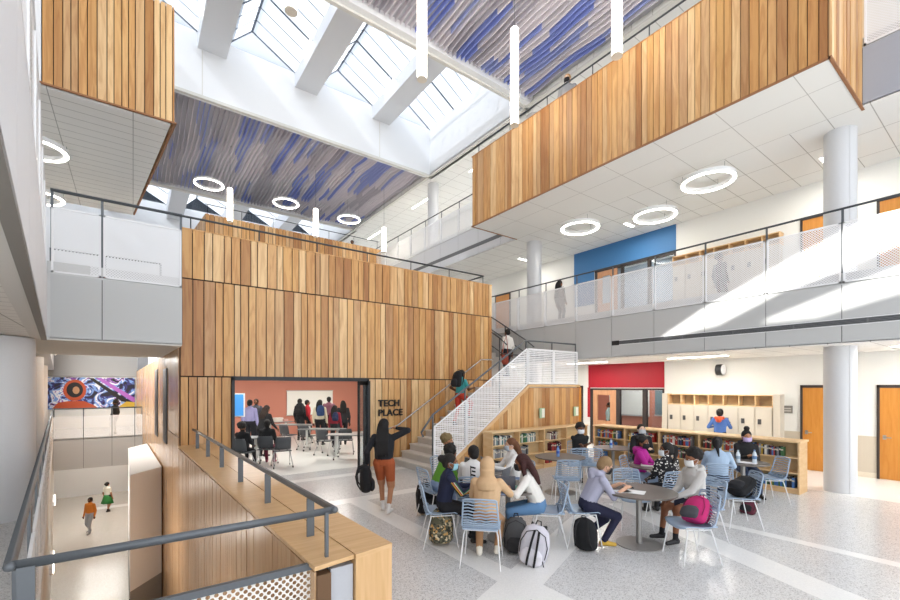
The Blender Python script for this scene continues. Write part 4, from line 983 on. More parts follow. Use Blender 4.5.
# ---------------------------------------------------------------- chairs and tables
SHELL = plain('blue_grey_shell', '#a3b7cd', .42); ROD = plain('white_rod', '#eceded', .35); TBL = plain('taupe_table_top', '#625b55', .4); STL = plain('brushed_steel', '#9c9a97', .35, .6)
def make_chair():
    o = empty('shell_chair', (0, 0, 0))
    prof = [(.23, .435), (.20, .452), (.10, .448), (-.02, .44), (-.12, .442), (-.17, .462)]
    back = [(-.17, .462), (-.205, .50), (-.228, .56), (-.248, .64), (-.268, .73), (-.29, .82)]
    def wid(z): return .225 if z < .47 else .225-.03*(z-.47)/.35
    m = MB(); nx = 9; vs = []
    for (y, z) in prof:
        for i in range(nx): u = -1+2*i/(nx-1); vs.append((u*.225, y-.03*(abs(u)**3)*(y > .18), z+.028*abs(u)**3))
    n = len(vs); vs += [(a, b, c-.012) for a, b, c in vs]; R = len(prof)
    fs = [[i*nx+j, i*nx+j+1, (i+1)*nx+j+1, (i+1)*nx+j] for i in range(R-1) for j in range(nx-1)]
    fs = [f[::-1] for f in fs]+[[q+n for q in f] for f in fs]
    per = [j for j in range(nx)]+[(i+1)*nx+nx-1 for i in range(R-1)]+[(R-1)*nx+j for j in range(nx-2, -1, -1)]+[i*nx for i in range(R-2, 0, -1)]
    fs += [[per[i], per[(i+1) % len(per)], per[(i+1) % len(per)]+n, per[i]+n] for i in range(len(per))]
    m.add(vs, fs, 0, True); m.build('seat', SHELL, o)
    m = MB(); pl = [(-wid(z), y+.03, z+.02*(i == 0)) for i, (y, z) in enumerate(back)]; pr = [(wid(z), y+.03, z+.02*(i == 0)) for i, (y, z) in enumerate(back)]
    top = [(-wid(.82)*math.cos(t), -.29+.03*abs(math.cos(t))**2, .82+.02*math.sin(t)) for t in [PI*i/8 for i in range(1, 8)]]
    m.tube(pl+top+pr[::-1], .0105, 7)
    ns = 11
    for i in range(ns):
        t = (i+.7)/ns*(len(back)-1); a = min(int(t), len(back)-2); f_ = t-a
        y = back[a][0]*(1-f_)+back[a+1][0]*f_; z = back[a][1]*(1-f_)+back[a+1][1]*f_; w = wid(z)
        y2 = y
        pts = [(-w+2*w*j/6, y2+.03*(abs(-1+2*j/6)**2), z+(.006 if j % 2 else -.006)) for j in range(7)]
        m.tube(pts, .0085, 5)
    m.box(-.21, .21, -.215, -.165, .458, .475); m.build('backrest', SHELL, o)
    m = MB(); m.tube([(-.19, .16, .428), (-.19, -.15, .428)], .008, 6); m.tube([(.19, .16, .428), (.19, -.15, .428)], .008, 6); m.tube([(-.19, .14, .428), (.19, .14, .428)], .008, 6); m.tube([(-.19, -.13, .428), (.19, -.13, .428)], .008, 6)
    m.build('seat_frame', ROD, o)
    for sx in (-1, 1):
        for yy, yb in ((.15, .22), (-.14, -.25)):
            m = MB(); m.tube([(sx*.19, yy, .43), (sx*.205, yy+(yb-yy)*.12, .38), (sx*.24, yb, .005)], [.009, .009, .007], 7); m.build('leg', ROD, o)
    return o
CH0 = make_chair(); CH_used = [False]
def chair(px, d, h, label, xy=None):
    x, y = xy if xy else plan(px, d)
    if not CH_used[0]:
        CH_used[0] = True; o = CH0; o.location = (x, y, 0); o.rotation_euler = (0, 0, heading(h)); tag(o, label, 'chair', 'blue shell chairs')
    else: o = copy_tree(CH0, None, (x, y, 0), heading(h), label, 'blue shell chairs'); o['category'] = 'chair'
    return o
def rtable(px, d, r, label):
    x, y = plan(px, d); o = empty('round_table', (x, y, 0), 0, label, 'table', 'round tables in the reading area')
    m = MB(); m.cyl((0, 0), r, .715, .735, 48); m.build('tabletop', TBL, o, bevel=.004)
    m = MB(); m.cyl((0, 0), .038, .02, .715, 20); m.build('column_leg', STL, o)
    m = MB(); m.cyl((0, 0), r*.62, 0, .012, 40); m.cyl((0, 0), r*.62, .012, .022, 40, r1=.05); m.build('foot_plate', STL, o)
    return o
rtable(639, 5.9, .48, 'round taupe table with steel disc foot at the front, paper on it')
rtable(508, 6.15, .48, 'round table crowded with laptops at the front left group')
rtable(480, 7.35, .46, 'round table behind the front left group, nearer the stair')
rtable(560, 8.8, .5, 'round table with a blue water bottle in front of the low bookcase')
rtable(613, 10.1, .45, 'round table standing farthest back, before the long bookcase')
rtable(654, 7.75, .42, 'round table between the magenta hoodie and the floral top')
rtable(743, 8.15, .42, 'round table with two clear bottles near the long bookcase end')

# people (front left group)
W = dict(vox=.011)
o, T, Hd = person(445, 5.95, 82, 'seated person in navy sweater with striped sleeve, hair bun and light blue mask', 1.55, sit=True, lean=10, skin='brown', top='#1c2340', bottom='#17171c', hair='lowbun', mask='#9fd0e0', head=(10, 12), hands=[(-.12, .42, .76), (.16, .40, .80)], **W)
m = MB(); cols = ['#d9b23d', '#b8303a', '#e6e2d6', '#3f8a4a']
sh = Vector(T(.165, -.005, .415)); eb, wr = ik(sh, Vector((.16, .40, .80)), .285*.912, .25*.912, Vector((.5, -.8, -.6)))
for i, c in enumerate(cols):
    off = (i-1.5)*.016
    m.tube([sh.lerp(eb, .25)+Vector((.052, off, 0)), eb+Vector((.047, off*.6, -.01+off*.4)), wr.lerp(eb, .35)+Vector((.036, 0, off))], .008, 5, i)
m.build('sleeve_stripes', [cloth(c, 0) for c in cols], o)
chair(440, 5.95, 82, 'blue shell chair under the person in the navy striped sweater')
person(487, 5.45, 12, 'seated person seen from behind in tan hoodie and head scarf, white socks', 1.6, sit=True, lean=8, skin='tan', top='#d3b088', bottom='#b78d66', shoe='#e8e2d4', sock='#e8e2d4', hair='none', hood='hijab', extra=dict(hoodc='#cdaa82'), head=(0, 8), hands=[(-.14, .40, .76), (.24, .42, .80)], feet=[(-.10, .02, .09), (.12, .10, .09)], sleeve='mid', **W)
chair(482, 5.3, 10, 'blue shell chair with its slatted back to the camera under the tan hoodie')
o, T, Hd = person(537, 5.9, 278, 'seated person in white sweater and blue jeans reaching over the laptops, dark reddish hair', 1.62, sit=True, lean=24, skin='brown', top='#e4e1da', bottom='#5f86ae', shoe='#c9c4bb', hair='wave', hc='#3a1714', mask='#1d1c22', head=(0, 14), hands=[(-.22, .50, .80), (.14, .40, .76)], feet=[(-.12, .30, .09), (.12, .30, .09)], **W)
chair(547, 5.95, 278, 'blue shell chair under the person in the white sweater and jeans')
o, T, Hd = person(473, 6.6, 8, 'seated person seen from behind in white shirt with black lettering-like print', 1.6, sit=True, lean=6, skin='dark', top='#e9e7e4', bottom='#20222a', hair='short', head=(-25, 4), hands=[(-.14, .40, .76), (.18, .40, .76)], **W)
m = MB()
for i in range(5): m.tube([T(-.02+.012*(i % 2), -.115, .40-i*.06), T(.05, -.118, .385-i*.06)], .012, 5)
m.tube([T(-.03, -.115, .42), T(-.02, -.112, .12)], .008, 5); m.build('back_print', plain('black_print', '#1b1b1d', .8), o)
chair(473, 6.55, 5, 'blue shell chair under the white shirt with the black back print')
person(438, 7.1, 60, 'seated person in bright green jacket leaning forward, face hidden', 1.5, sit=True, lean=28, skin='brown', top='#5f9a2f', bottom='#8fa3c4', hair='afro', head=(0, 20), hands=[(-.1, .42, .76), (.1, .42, .76)])
person(447, 8.0, 110, 'seated person with curly light brown hair and a black mask near the stair', 1.6, sit=True, lean=4, skin='tan', top='#d8d4ca', bottom='#3a3a44', hair='afro', hc='#7d6a45', mask='#17171a', head=(10, 6))
chair(447, 8.05, 110, 'blue shell chair under the person with light brown curls'); chair(436, 7.1, 60, 'blue shell chair under the person in the green jacket')
person(515, 7.55, 262, 'person with long brown hair in white top and pale mask beside the low bookcase', 1.62, sit=True, lean=10, skin='light', top='#eeece8', bottom='#6d7f9c', hair='long', hc='#6a4227', mask='#b9c3cc', head=(0, 10), hands=[(-.12, .42, .78), (.12, .42, .78)])
chair(517, 7.6, 262, 'blue shell chair under the long haired person in white')
# front table
o, T, Hd = person(588, 5.95, 88, 'seated boy in lavender grey hoodie writing at the front table, blond hair, black mask', 1.58, sit=True, lean=26, skin='light', top='#a9a9bc', bottom='#1d1f3a', shoe='#c9a23a', sock='#1d1f3a', sleeve='mid', hair='short', hc='#8f7350', mask='#18181b', head=(0, 30), hands=[(-.10, .44, .77), (.12, .46, .77)], feet=[(-.08, -.02, .09), (.16, .16, .09)], hood='hood', **W)
chair(580, 5.98, 88, 'blue shell chair under the boy writing in the lavender grey hoodie')
person(695, 6.05, 262, 'seated boy in pale grey hoodie and dark shorts at the front table, afro, white mask', 1.62, sit=True, lean=6, skin='brown', top='#c4c2be', bottom='#23253a', shoe='#17171b', sock='#17171b', shorts=True, hair='afro', mask='#e6e6e4', head=(-5, 12), hands=[(-.05, .36, .62), (.10, .34, .60)], feet=[(-.14, .40, .09), (.10, .44, .09)], hood='hood', **W)
chair(700, 6.1, 262, 'blue shell chair under the boy in the pale grey hoodie')
chair(690, 5.38, 268, 'blue shell chair carrying the pink and grey backpack')
chair(632, 6.65, 182, 'empty blue shell chair behind the front taupe table, facing the camera')
person(640, 8.0, 130, 'seated girl in magenta hoodie with black mask and red hair bow', 1.58, sit=True, lean=8, skin='brown', top='#b5208f', bottom='#9fb2cf', hair='puffs', mask='#17171a', head=(20, 10), hands=[(-.14, .36, .76), (.1, .38, .78)], hood='hood')
chair(637, 8.05, 130, 'blue shell chair under the girl in the magenta hoodie')
fl, nt, b = nmat('floral_cloth'); v = N(nt, 'TexVoronoi'); v.inputs['Scale'].default_value = 28; cc = N(nt, 'TexCoord'); L(nt, cc.outputs['Object'], v.inputs['Vector']); L(nt, ramp(nt, v.outputs['Distance'], [(0, lin('#e8e4de')), (.30, lin('#b9b4ae')), (.36, lin('#1b1a1d'))], 'CONSTANT'), b.inputs['Base Color']); b.inputs['Roughness'].default_value = .9
o, T, Hd = person(667, 7.05, 350, 'seated girl seen from behind in black and white floral top with white hair bows', 1.56, sit=True, lean=4, skin='dark', top=fl, bottom='#1d1d22', hair='pony', mask='#dfe5e8', head=(-70, 6))
m = MB()
for a, b_, c in ((.05, -.09, .07), (.085, -.09, .03), (.06, -.12, .03)): m.ell(Hd(a, b_, c), (.035, .022, .03), n=10, m=8)
m.build('hair_bow', plain('bow_white', '#f0efec', .8), o)
chair(667, 6.95, 352, 'blue shell chair with striped back to the camera under the floral top')
person(641, 9.8, 185, 'boy in black sweater with grey mask in front of the long bookcase', 1.72, sit=True, lean=4, skin='pale', top='#17171a', bottom='#22222a', hair='short', mask='#b9bdbf', head=(0, 0), hands=[(-.1, .3, .78), (.12, .3, .80)])
chair(641, 9.85, 185, 'blue shell chair under the boy in the black sweater')
person(579, 10.2, 178, 'seated person in black tee with folded arms, afro and white mask', 1.68, sit=True, lean=12, skin='dark', top='#1a1a1c', bottom='#9aa7b8', sleeve='short', hair='afro', mask='#e9ebee', head=(5, 6), hands=[(.06, .34, .82), (-.10, .32, .84)])
chair(579, 10.25, 178, 'blue shell chair under the person in the black tee')
chair(566, 8.0, 5, 'empty blue shell chair with its back to the camera at the blue bottle table')
chair(574, 9.5, 350, 'empty blue shell chair farther back, left of the pair before the black tee')
chair(591, 9.45, 12, 'empty blue shell chair farther back, right of the pair before the black tee')
# right table
person(718, 7.65, 22, 'seated person seen from behind in pale denim blue jacket, dark braided hair', 1.62, sit=True, lean=10, skin='brown', top='#a9bfd6', bottom='#2b3a52', hair='pony', hc='#141214', head=(10, 10), hands=[(-.1, .42, .78), (.22, .40, .76)])
chair(716, 7.6, 22, 'blue shell chair under the pale denim jacket')
person(745, 8.75, 195, 'seated girl in black hoodie with high bun and lilac mask', 1.66, sit=True, lean=10, skin='tan', top='#161618', bottom='#33415c', hair='bun', mask='#c9b5e0', head=(0, 12), hands=[(-.05, .36, .80), (.08, .36, .80)], hood='hood')
chair(745, 8.85, 195, 'blue shell chair under the girl in the black hoodie')
chair(768, 8.1, 275, 'empty blue shell chair on the right beside the end of the long bookcase')
chair(738, 6.7, 280, 'blue shell chair carrying the black backpack')
# walking girl, lockers boy, stair people
G = dict(vox=.011)
o, T, Hd = person(384, 7.35, 4, 'girl walking away in black jacket and rust shorts with long braids, carrying a bag', 1.66, skin='tan', top='#1b1c22', bottom='#a9562f', shoe='#e9e7e4', sock='#e9e7e4', shorts=True, hair='braids', hc='#120f10', hands=[(-.30, .02, .84), (.20, .12, 1.44)], feet=[(-.05, .12, .10), (.10, -.10, .10)], **G)
person(720, 12.15, 50, 'boy at the lockers in navy, orange and light blue jacket, seen from behind', 1.58, skin='dark', top='#4f74b8', bottom='#2a2f3c', hair='short', hands=[(-.26, .22, 1.0), (.12, .32, 1.12)], hood='hood', extra=dict(hoodc='#e2603a'))
person(460, 12.0, 50, 'person climbing the stair in teal shirt and red trousers with a black backpack', 1.6, z=1.075, skin='dark', top='#3fa3a5', bottom='#c33f2d', shoe='#2a2a2e', lean=8, sleeve='short', hands=[(-.24, .1, .95), (.2, .3, 1.05)], feet=[(-.09, -.14, .09), (.09, .22, .26)])
person(508, 14.6, -34, 'person in white shirt with a rust shoulder bag on the upper stair flight', 1.66, z=2.5, skin='dark', top='#e6e2da', bottom='#2a2a30', sleeve='mid', feet=[(-.09, -.05, .09), (.09, .1, .09)], lean=4)
person(609, 16.6, 300, 'person in pale teal top behind the glass door of the red entrance', 1.6, skin='brown', top='#9fbcbf', bottom='#2a2d3a', hair='long', hc='#14100f', vox=.016)
Q = dict(vox=.02)
person(560, 15.2, 60, 'dark haired person walking behind the upper balcony screen left of the blue wall', 1.6, z=4.35, skin='brown', top='#3c3c42', bottom='#5b5b60', hair='long', **Q)
person(720, 12.2, 80, 'person in dark clothes with a red band behind the upper balcony screen at the lockers', 1.6, z=4.35, skin='brown', top='#4a4a50', bottom='#2e2e33', hair='afro', **Q)
person(568, 11.45, 205, 'person in grey looking down from the top of the hanging wood box, black mask', 1.75, z=8.7, skin='pale', top='#9a9da2', bottom='#33363d', hair='short', hc='#b08850', mask='#141416', lean=8, head=(10, 10))
person(352, 24.2, 180, 'dark figure standing behind the far wood parapet', 1.75, z=8.7, skin='dark', top='#1b1b1f', bottom='#1b1b1f', **Q)
person(90, 19.3, 178, 'person in orange jacket and grey trousers walking in the lower corridor', 1.66, z=-4.4, skin='dark', top='#c9782a', bottom='#a3a6ab', shoe='#8a8a8a', hair='short', feet=[(-.09, .15, .09), (.09, -.12, .12)], vox=.016)
person(107.5, 22.6, 5, 'person in white top and green skirt walking in the lower corridor', 1.62, z=-4.4, skin='tan', top='#e4e0d4', bottom='#2a2a2a', shoe='#2a2422', hair='lowbun', skirt='#2f7a3a', sleeve='short', feet=[(-.08, .12, .09), (.08, -.1, .1)], shorts=True, vox=.016)
person(115, 19.6, 265, 'person in black top crossing the far footbridge below the mural', 1.6, skin='dark', top='#1b1b1e', bottom='#a8a8ab', hair='afro', **Q)
# tech room
TR_ = dict(vox=.016)
person(250, 14.6, 0, 'adult in lavender shirt standing in the tech room, seen from behind', 1.78, skin='dark', top='#a9a5d6', bottom='#23242c', hair='short', **TR_)
person(256, 16.6, 170, 'dark haired person partly hidden behind the lavender shirt', 1.75, skin='dark', top='#3b3b44', bottom='#23242c', hair='short', **TR_)
person(262, 13.3, 20, 'person in black bending over a desk in the tech room left part', 1.66, skin='brown', top='#17171a', bottom='#1f1f24', hair='long', hc='#2a1b14', lean=22, hands=[(-.2, .4, .85), (.2, .4, .85)], **TR_)
person(243, 11.3, 5, 'seated person in black at the left edge of the tech room opening', 1.5, sit=True, skin='dark', top='#15161a', bottom='#15161a', hair='afro', **TR_)
person(267, 11.9, 350, 'seated person in black puffer with maroon trousers in the tech room', 1.6, sit=True, lean=6, skin='dark', top='#15161a', bottom='#6b1f38', shoe='#8d3a4f', hair='short', **TR_)
person(300, 17.3, 15, 'person with black backpack in black jacket at the whiteboard', 1.74, skin='dark', top='#17181c', bottom='#1d1e24', hair='short', **TR_)
person(307.5, 18.0, 60, 'person in red top half hidden beside the black jacket', 1.66, skin='brown', top='#b3202c', bottom='#22232a', hair='short', **TR_)
person(320, 15.9, 0, 'person in cream jacket with blue backpack in the tech room', 1.74, skin='dark', top='#e0d6bc', bottom='#1d1e24', hair='long', **TR_)
person(329, 17.5, 350, 'tall person in mauve top in front of the whiteboard right edge', 1.82, skin='dark', top='#8c5a6a', bottom='#22232a', hair='short', **TR_)
person(335, 15.3, 5, 'person in maroon jacket with small navy backpack in the tech room', 1.54, skin='brown', top='#8e2234', bottom='#22232a', hair='long', **TR_)
person(343, 16.0, 340, 'person in black and white jacket at the right side of the tech room', 1.7, skin='dark', top='#2a2a2e', bottom='#22232a', hair='long', **TR_)
# ---------------------------------------------------------------- bookcases and books
def bookcase(loc, rz, nb, bw, label, dp=.5):
    """front faces local -Y, bays run along +X"""
    o = empty('bookcase', loc, rz, label, 'bookcase'); Wd = nb*bw
    m = MB(); m.box(-.02, Wd+.02, -.02, dp+.02, 1.03, 1.065); m.build('worktop', MAPLEH, o)
    for k in range(nb+1):
        m = MB(); x = k*bw; m.box(max(0, x-.016), min(Wd, x+.016) if k < nb else Wd, 0, dp, .0, 1.03) if 0 < k < nb else m.box(0 if k == 0 else Wd-.03, .03 if k == 0 else Wd, 0, dp, 0, 1.03)
        m.build('side_panel', MAPLE, o)
    m = MB(); m.box(.03, Wd-.03, dp*.55, dp*.6, .09, 1.03); m.build('back_panel', woodgrain('shade_maple', '#c9ad80', '#d2b88c', (3, 3, 12)), o)
    m = MB(); m.box(.03, Wd-.03, .02, .05, 0, .09); m.build('plinth', MAPLE, o)
    for k in range(nb):
        for z in (.09, .40, .71):
            m = MB(); m.box(k*bw+.03, (k+1)*bw-.03, .01, dp*.55, z, z+.022); m.build('shelf', MAPLEH, o)
    return o
ang_a = -PI/2      # long bookcase: front faces -X, bays run towards -Y from y1
LA = bookcase((10.68, 7.55, 0), ang_a, 5, .95, 'long light maple bookcase standing in front of the lockers')
LB = bookcase((6.93, 7.72, 0), 0, 4, .92, 'light maple bookcase under the stair boards', .34)
BCOL = [('black', '#26262a'), ('red', '#a8332e'), ('white', '#dedad0'), ('navy', '#2c3a63'), ('teal', '#2f6f72'), ('orange', '#c9702f'), ('grey', '#7d7f84'), ('green', '#3f6f45'), ('maroon', '#5d2030'), ('yellow', '#d0ab45'), ('tan', '#b79a72'), ('blue', '#4a78b5')]
protos = []
for nm, c in BCOL:
    m = MB(); m.box(-.5, .5, 0, .15, 0, .02).box(-.5, .5, 0, .15, .98, 1.0, 0); m = MB()
    m.box(-.5, -.42, 0, .15, 0, 1); m.box(.42, .5, 0, .15, 0, 1); m.box(-.5, .5, -.003, .006, 0, 1); m.box(-.42, .42, .006, .145, .015, .985, 1); m.box(-.501, .501, -.0045, -.003, .62, .78, 2)
    me = None; ob = m.build('book', [plain('book_'+nm, c, .6), plain('page_paper', '#e9e4d6', .8), plain('book_label', '#cfc6b2', .7)], center=False); ob.location = (0, 0, -50)
    protos.append((nm, ob)); 
NBOOK = [0]; first_used = set()
def fill_books(shelf_o, nb, bw, pattern, where, seed, names):
    r = random.Random(seed); M = Matrix.Translation(shelf_o.location) @ Matrix.Rotation(shelf_o.rotation_euler.z, 4, 'Z')
    rows = {2: ('top', .732), 1: ('middle', .422), 0: ('bottom', .112)}
    for k in range(nb):
        for rw in (2, 1, 0):
            frac, start, pal = pattern(k, rw)
            x = k*bw+.04+start*(bw-.08); end = min((k+1)*bw-.035, x+frac*(bw-.08))
            while x < end-.03 and NBOOK[0] < 292:
                w = r.uniform(.022, .048); hh = r.uniform(.17, .235); ci = r.choice(pal); nm, pr = protos[ci]
                rown, z = rows[rw]; ob = pr if ci not in first_used else pr.copy()
                if ci in first_used: C.objects.link(ob)
                first_used.add(ci)
                p = M @ Vector((x+w/2, .03+r.uniform(0, .03), z)); ob.location = p; ob.rotation_euler = (0, 0, shelf_o.rotation_euler.z); ob.scale = (w*.96, 1, hh)
                lb = '%s book on the %s shelf, %s of the %s' % (nm, rown, names[k], where)
                tag(ob, lb, 'book', 'books: '+lb); NBOOK[0] += 1; x += w+.001
mixd = [0, 1, 2, 3, 5, 6, 7, 8, 9, 11, 1, 6, 2]
def patA(k, rw):
    if k == 4: return (.72, .0, mixd) if rw == 2 else ((.1, .0, [3, 7]) if rw == 1 else (.85, .12, [0, 3, 4, 7, 9, 11, 11]))
    return {2: (.8, .05, mixd), 1: (.6, .1, mixd), 0: (.25, .1, mixd)}[rw]
def patB(k, rw):
    return {0: (.75, .0, [0, 2, 4, 4, 6]), 1: (.72, .0, [0, 2, 4, 7, 2]), 2: (.42, .28, [8, 8, 0, 10, 2]), 3: (.4, .05, [1, 8, 0])}[k] if rw == 2 else ({0: (.7, 0, [0, 2, 6, 2]), 1: (.4, 0, [0, 6]), 2: (.5, .35, [0, 8, 1, 10]), 3: (.3, 0, [1, 0])}[k] if rw == 1 else {0: (.4, 0, [2, 0]), 1: (.1, 0, [0]), 2: (.3, .1, [0, 4, 1]), 3: (.1, 0, [1])}[k])
fill_books(LA, 5, .95, patA, 'long bookcase', 3, ['leftmost bay', 'second bay', 'middle bay', 'fourth bay', 'end bay by the column'])
fill_books(LB, 4, .92, patB, 'bookcase under the stair', 5, ['leftmost bay', 'second bay', 'third bay', 'rightmost bay'])
for i, (nm, pr) in enumerate(protos):
    if i not in first_used: bpy.data.objects.remove(pr)

# ---------------------------------------------------------------- bags
def backpack(loc, rz, tilt, label, c1, c2, c3='#1a1a1c', s=1.0, mat=None, roll=0, fold=1.0):
    """back panel faces local -Y, pocket +Y"""
    o = empty('backpack', loc, rz, label, 'backpack'); o.rotation_euler = (math.radians(tilt), math.radians(roll), rz); o.scale = (s, s, s*fold)
    m1, m2, m3 = (mat or cloth(c1, .5)), (mat or cloth(c2, .4)), cloth(c3, .3)
    q = MB(); rtube(q, [(0, 0, .02), (0, 0, .06), (0, 0, .18), (0, -.005, .32), (0, -.015, .41), (0, -.03, .455)], [.12, .155, .165, .155, .125, .06], [.07, .095, .105, .095, .07, .035], (1, 0, 0))
    me = remesh(q, .014, 3); me.materials.append(m1); me.name = 'bag_body'; b = bpy.data.objects.new('bag_body', me); C.objects.link(b); b.parent = o; KIDS.setdefault(o.name, []).append(b)
    q = MB(); rtube(q, [(0, .085, .04), (0, .10, .08), (0, .10, .18), (0, .085, .235)], [.10, .125, .12, .07], [.03, .045, .04, .02], (1, 0, 0))
    me = remesh(q, .012, 2); me.materials.append(m2); me.name = 'front_pocket'; b = bpy.data.objects.new('front_pocket', me); C.objects.link(b); b.parent = o; KIDS[o.name].append(b)
    for sx in (-1, 1):
        m = MB(); m.tube([(sx*.05, -.04, .44), (sx*.075, -.12, .40), (sx*.09, -.15, .28), (sx*.10, -.13, .16), (sx*.12, -.08, .07)], [.016, .022, .022, .014, .008], 6, flat=.5); m.build('strap', m3, o)
    m = MB(); m.tube([(-.03, -.03, .455), (-.02, -.04, .50), (.02, -.04, .50), (.03, -.03, .455)], .007, 6); m.build('handle', m3, o)
    m = MB(); m.tube([(-.14, .055, .12), (-.145, .05, .26), (-.10, .05, .39), (0, .045, .44), (.10, .05, .39), (.145, .05, .26), (.14, .055, .12)], .005, 5); m.build('zipper', m3, o)
    return o
cm, nt, b = nmat('camouflage_cloth'); v = N(nt, 'TexVoronoi'); v.inputs['Scale'].default_value = 38; cc = N(nt, 'TexCoord'); L(nt, cc.outputs['Object'], v.inputs['Vector']); sp = N(nt, 'SeparateColor'); L(nt, v.outputs['Color'], sp.inputs[0])
L(nt, ramp(nt, sp.outputs[0], [(0, lin('#5d5c4a')), (.3, lin('#3f4038')), (.5, lin('#c29a5e')), (.66, lin('#8a8570')), (.85, lin('#d9c9a4'))], 'CONSTANT'), b.inputs['Base Color']); b.inputs['Roughness'].default_value = .9
def gp(px, py, z=0): x, y = ground(px, py, z); return (x, y, z)
backpack(gp(441, 544), heading(175), 4, 'camouflage patterned backpack standing on the floor under the left chair', '#77705c', '#77705c', '#3a3a34', 1.05, cm)
backpack(gp(516, 552), heading(190), -4, 'dark grey and black backpack on the floor behind the white and black one', '#4d4e50', '#2b2b2d', s=1.0)
o = backpack(gp(531, 562), heading(200), -14, 'white and black backpack leaning on the floor between the chairs', '#cfcdd6', '#dddbe2', s=1.12, roll=-12)
m = MB()
for sx in (-.05, .03): m.tube([(sx, .148, .06), (sx, .158, .14), (sx*.9, .135, .24), (sx*.8, .10, .34), (sx*.6, .05, .43)], .013, 5)
m.tube([(-.12, .06, .10), (-.16, .1, .03), (-.13, .2, .012)], .006, 5); m.build('black_stripe', cloth('#19191b', 0), o)
backpack(gp(427, 514), heading(150), 3, 'black backpack standing on the floor behind the navy sweater chair', '#1e1f22', '#2a2b2f', s=1.15)
backpack(gp(462, 516), heading(120), 0, 'small royal blue bag on the floor under the front left group', '#2b4f9e', '#24448c', s=.6)
o = backpack(gp(586, 550), heading(35), 8, 'black backpack standing between the legs of the blond boy', '#17181b', '#1c1d21', s=.98)
m = MB(); m.box(.02, .08, .145, .152, .12, .15); m.build('label_patch', WHITE, o)
x, y = plan(692, 5.33); o = backpack((x, y, .47), heading(245), 34, 'pink and dark grey backpack slumped on the empty blue chair', '#c2286f', '#4a4a50', '#8a1f52', 1.0, roll=8, fold=.8)
x, y = plan(735, 6.68); backpack((x-.05, y, .50), heading(250), 58, 'black backpack slumped on the blue chair left of the long bookcase end', '#17181b', '#202126', s=1.0, fold=.95)
backpack(gp(746, 514), heading(240), 40, 'maroon and black bag lying on the floor under the chair with the black backpack', '#5a1f30', '#1b1b1e', s=.75, fold=.8)
x, y = plan(366, 7.3); backpack((x, y, .36), heading(80), 0, 'black backpack carried in the left hand of the walking girl', '#141417', '#1a1a1e', s=1.05)
x, y = plan(459, 11.75); backpack((x-.18, y-.12, 2.13), heading(50)+PI, 6, 'black backpack worn by the person in teal on the stair', '#17181c', '#202126', s=1.0)
x, y = plan(299.5, 17.05); backpack((x, y, 1.05), heading(15)+PI, 0, 'black backpack worn by the person at the whiteboard', '#222327', '#1a1b1e', s=1.05)
x, y = plan(320.5, 15.68); backpack((x, y, 1.08), heading(0)+PI, 0, 'blue backpack worn over the cream jacket in the tech room', '#2f4a78', '#28406a', s=.9)
x, y = plan(335.3, 15.08); backpack((x, y, .95), heading(5)+PI, 0, 'small navy backpack worn over the maroon jacket', '#2b3358', '#232a4a', s=.7)
o = empty('shoulder_bag', (*plan(505, 14.35), 2.9), heading(-34), 'rust red shoulder bag carried on the upper stair flight', 'bag')
q = MB(); rtube(q, [(0, 0, 0), (0, 0, .08), (0, 0, .3), (0, 0, .36)], [.10, .15, .14, .08], [.04, .06, .05, .02], (1, 0, 0)); q.build('bag_body', cloth('#9c4433'), o)
m = MB(); m.tube([(-.12, 0, .33), (-.05, 0, .7), (.06, 0, .98), (.1, 0, .7), (.12, 0, .33)], .012, 5); m.build('strap', cloth('#a94a35'), o)

# ---------------------------------------------------------------- things on the tables
def laptop(px, d, h, label, lid='#6c7078', z=.737, ang=105):
    x, y = plan(px, d); o = empty('laptop', (x, y, z), heading(h), label, 'laptop')
    m = MB(); m.box(-.16, .16, -.11, .11, 0, .014); b_ = m.build('base', plain('laptop_grey', '#50535a', .4), o)
    m = MB(); m.box(-.14, .14, -.02, .09, .0142, .017); m.build('keyboard', BLK, b_)
    a = math.radians(ang); m = MB(); c, s_ = math.cos(a), math.sin(a)
    m.obox((0, .11-c*-.105*-1 if False else .11+.105*-c, .014+.105*s_), (.32, .21, .008), Matrix.Rotation(PI-a, 3, 'X')); sc = m.build('lid', plain('laptop_lid', lid, .4), o)
    n_ = Vector((0, -s_, -c)); m = MB(); m.obox(Vector((0, .11-.105*c, .014+.105*s_))+n_*.0045, (.29, .18, .002), Matrix.Rotation(PI-a, 3, 'X')); m.build('display', plain('screen_dark', '#1d222b', .15), sc)
    return o
laptop(503, 5.95, 185, 'open grey laptop whose lid faces the camera, beside the tan hoodie', '#5b5f68')
laptop(497, 6.45, 120, 'open laptop turned sideways behind the tan hoodie', '#70747b')
laptop(462, 7.2, 60, 'open dark laptop on the rear table of the front left group', '#8d9096')
laptop(493, 7.35, 250, 'open laptop in front of the long haired person in white', '#7d8188')
def flat(name, px, d, rz, sx, sy, h, c, label, cat, z=.736):
    x, y = plan(px, d); m = MB(); m.obox((0, 0, 0), (sx, sy, h), Matrix.Rotation(rz, 3, 'Z')); ob = m.build(name, plain('paper_'+c, c, .7), center=False); ob.location = (x, y, z+h/2); tag(ob, label, cat); return ob
flat('folder', 521, 5.98, .3, .22, .30, .012, '#79b7a4', 'mint green folder on the front left table by the white sweater', 'folder')
flat('paper_sheet', 505, 5.78, -.5, .21, .28, .003, '#a9c0e6', 'pale blue sheet at the near edge of the front left table', 'paper')
flat('notebook', 484, 6.2, .8, .18, .24, .012, '#d98f86', 'pink notebook between the navy sweater and the tan hoodie', 'notebook')
flat('paper_sheet', 633, 5.82, .4, .21, .30, .003, '#f1f3f2', 'white sheet of paper on the front taupe table', 'paper')
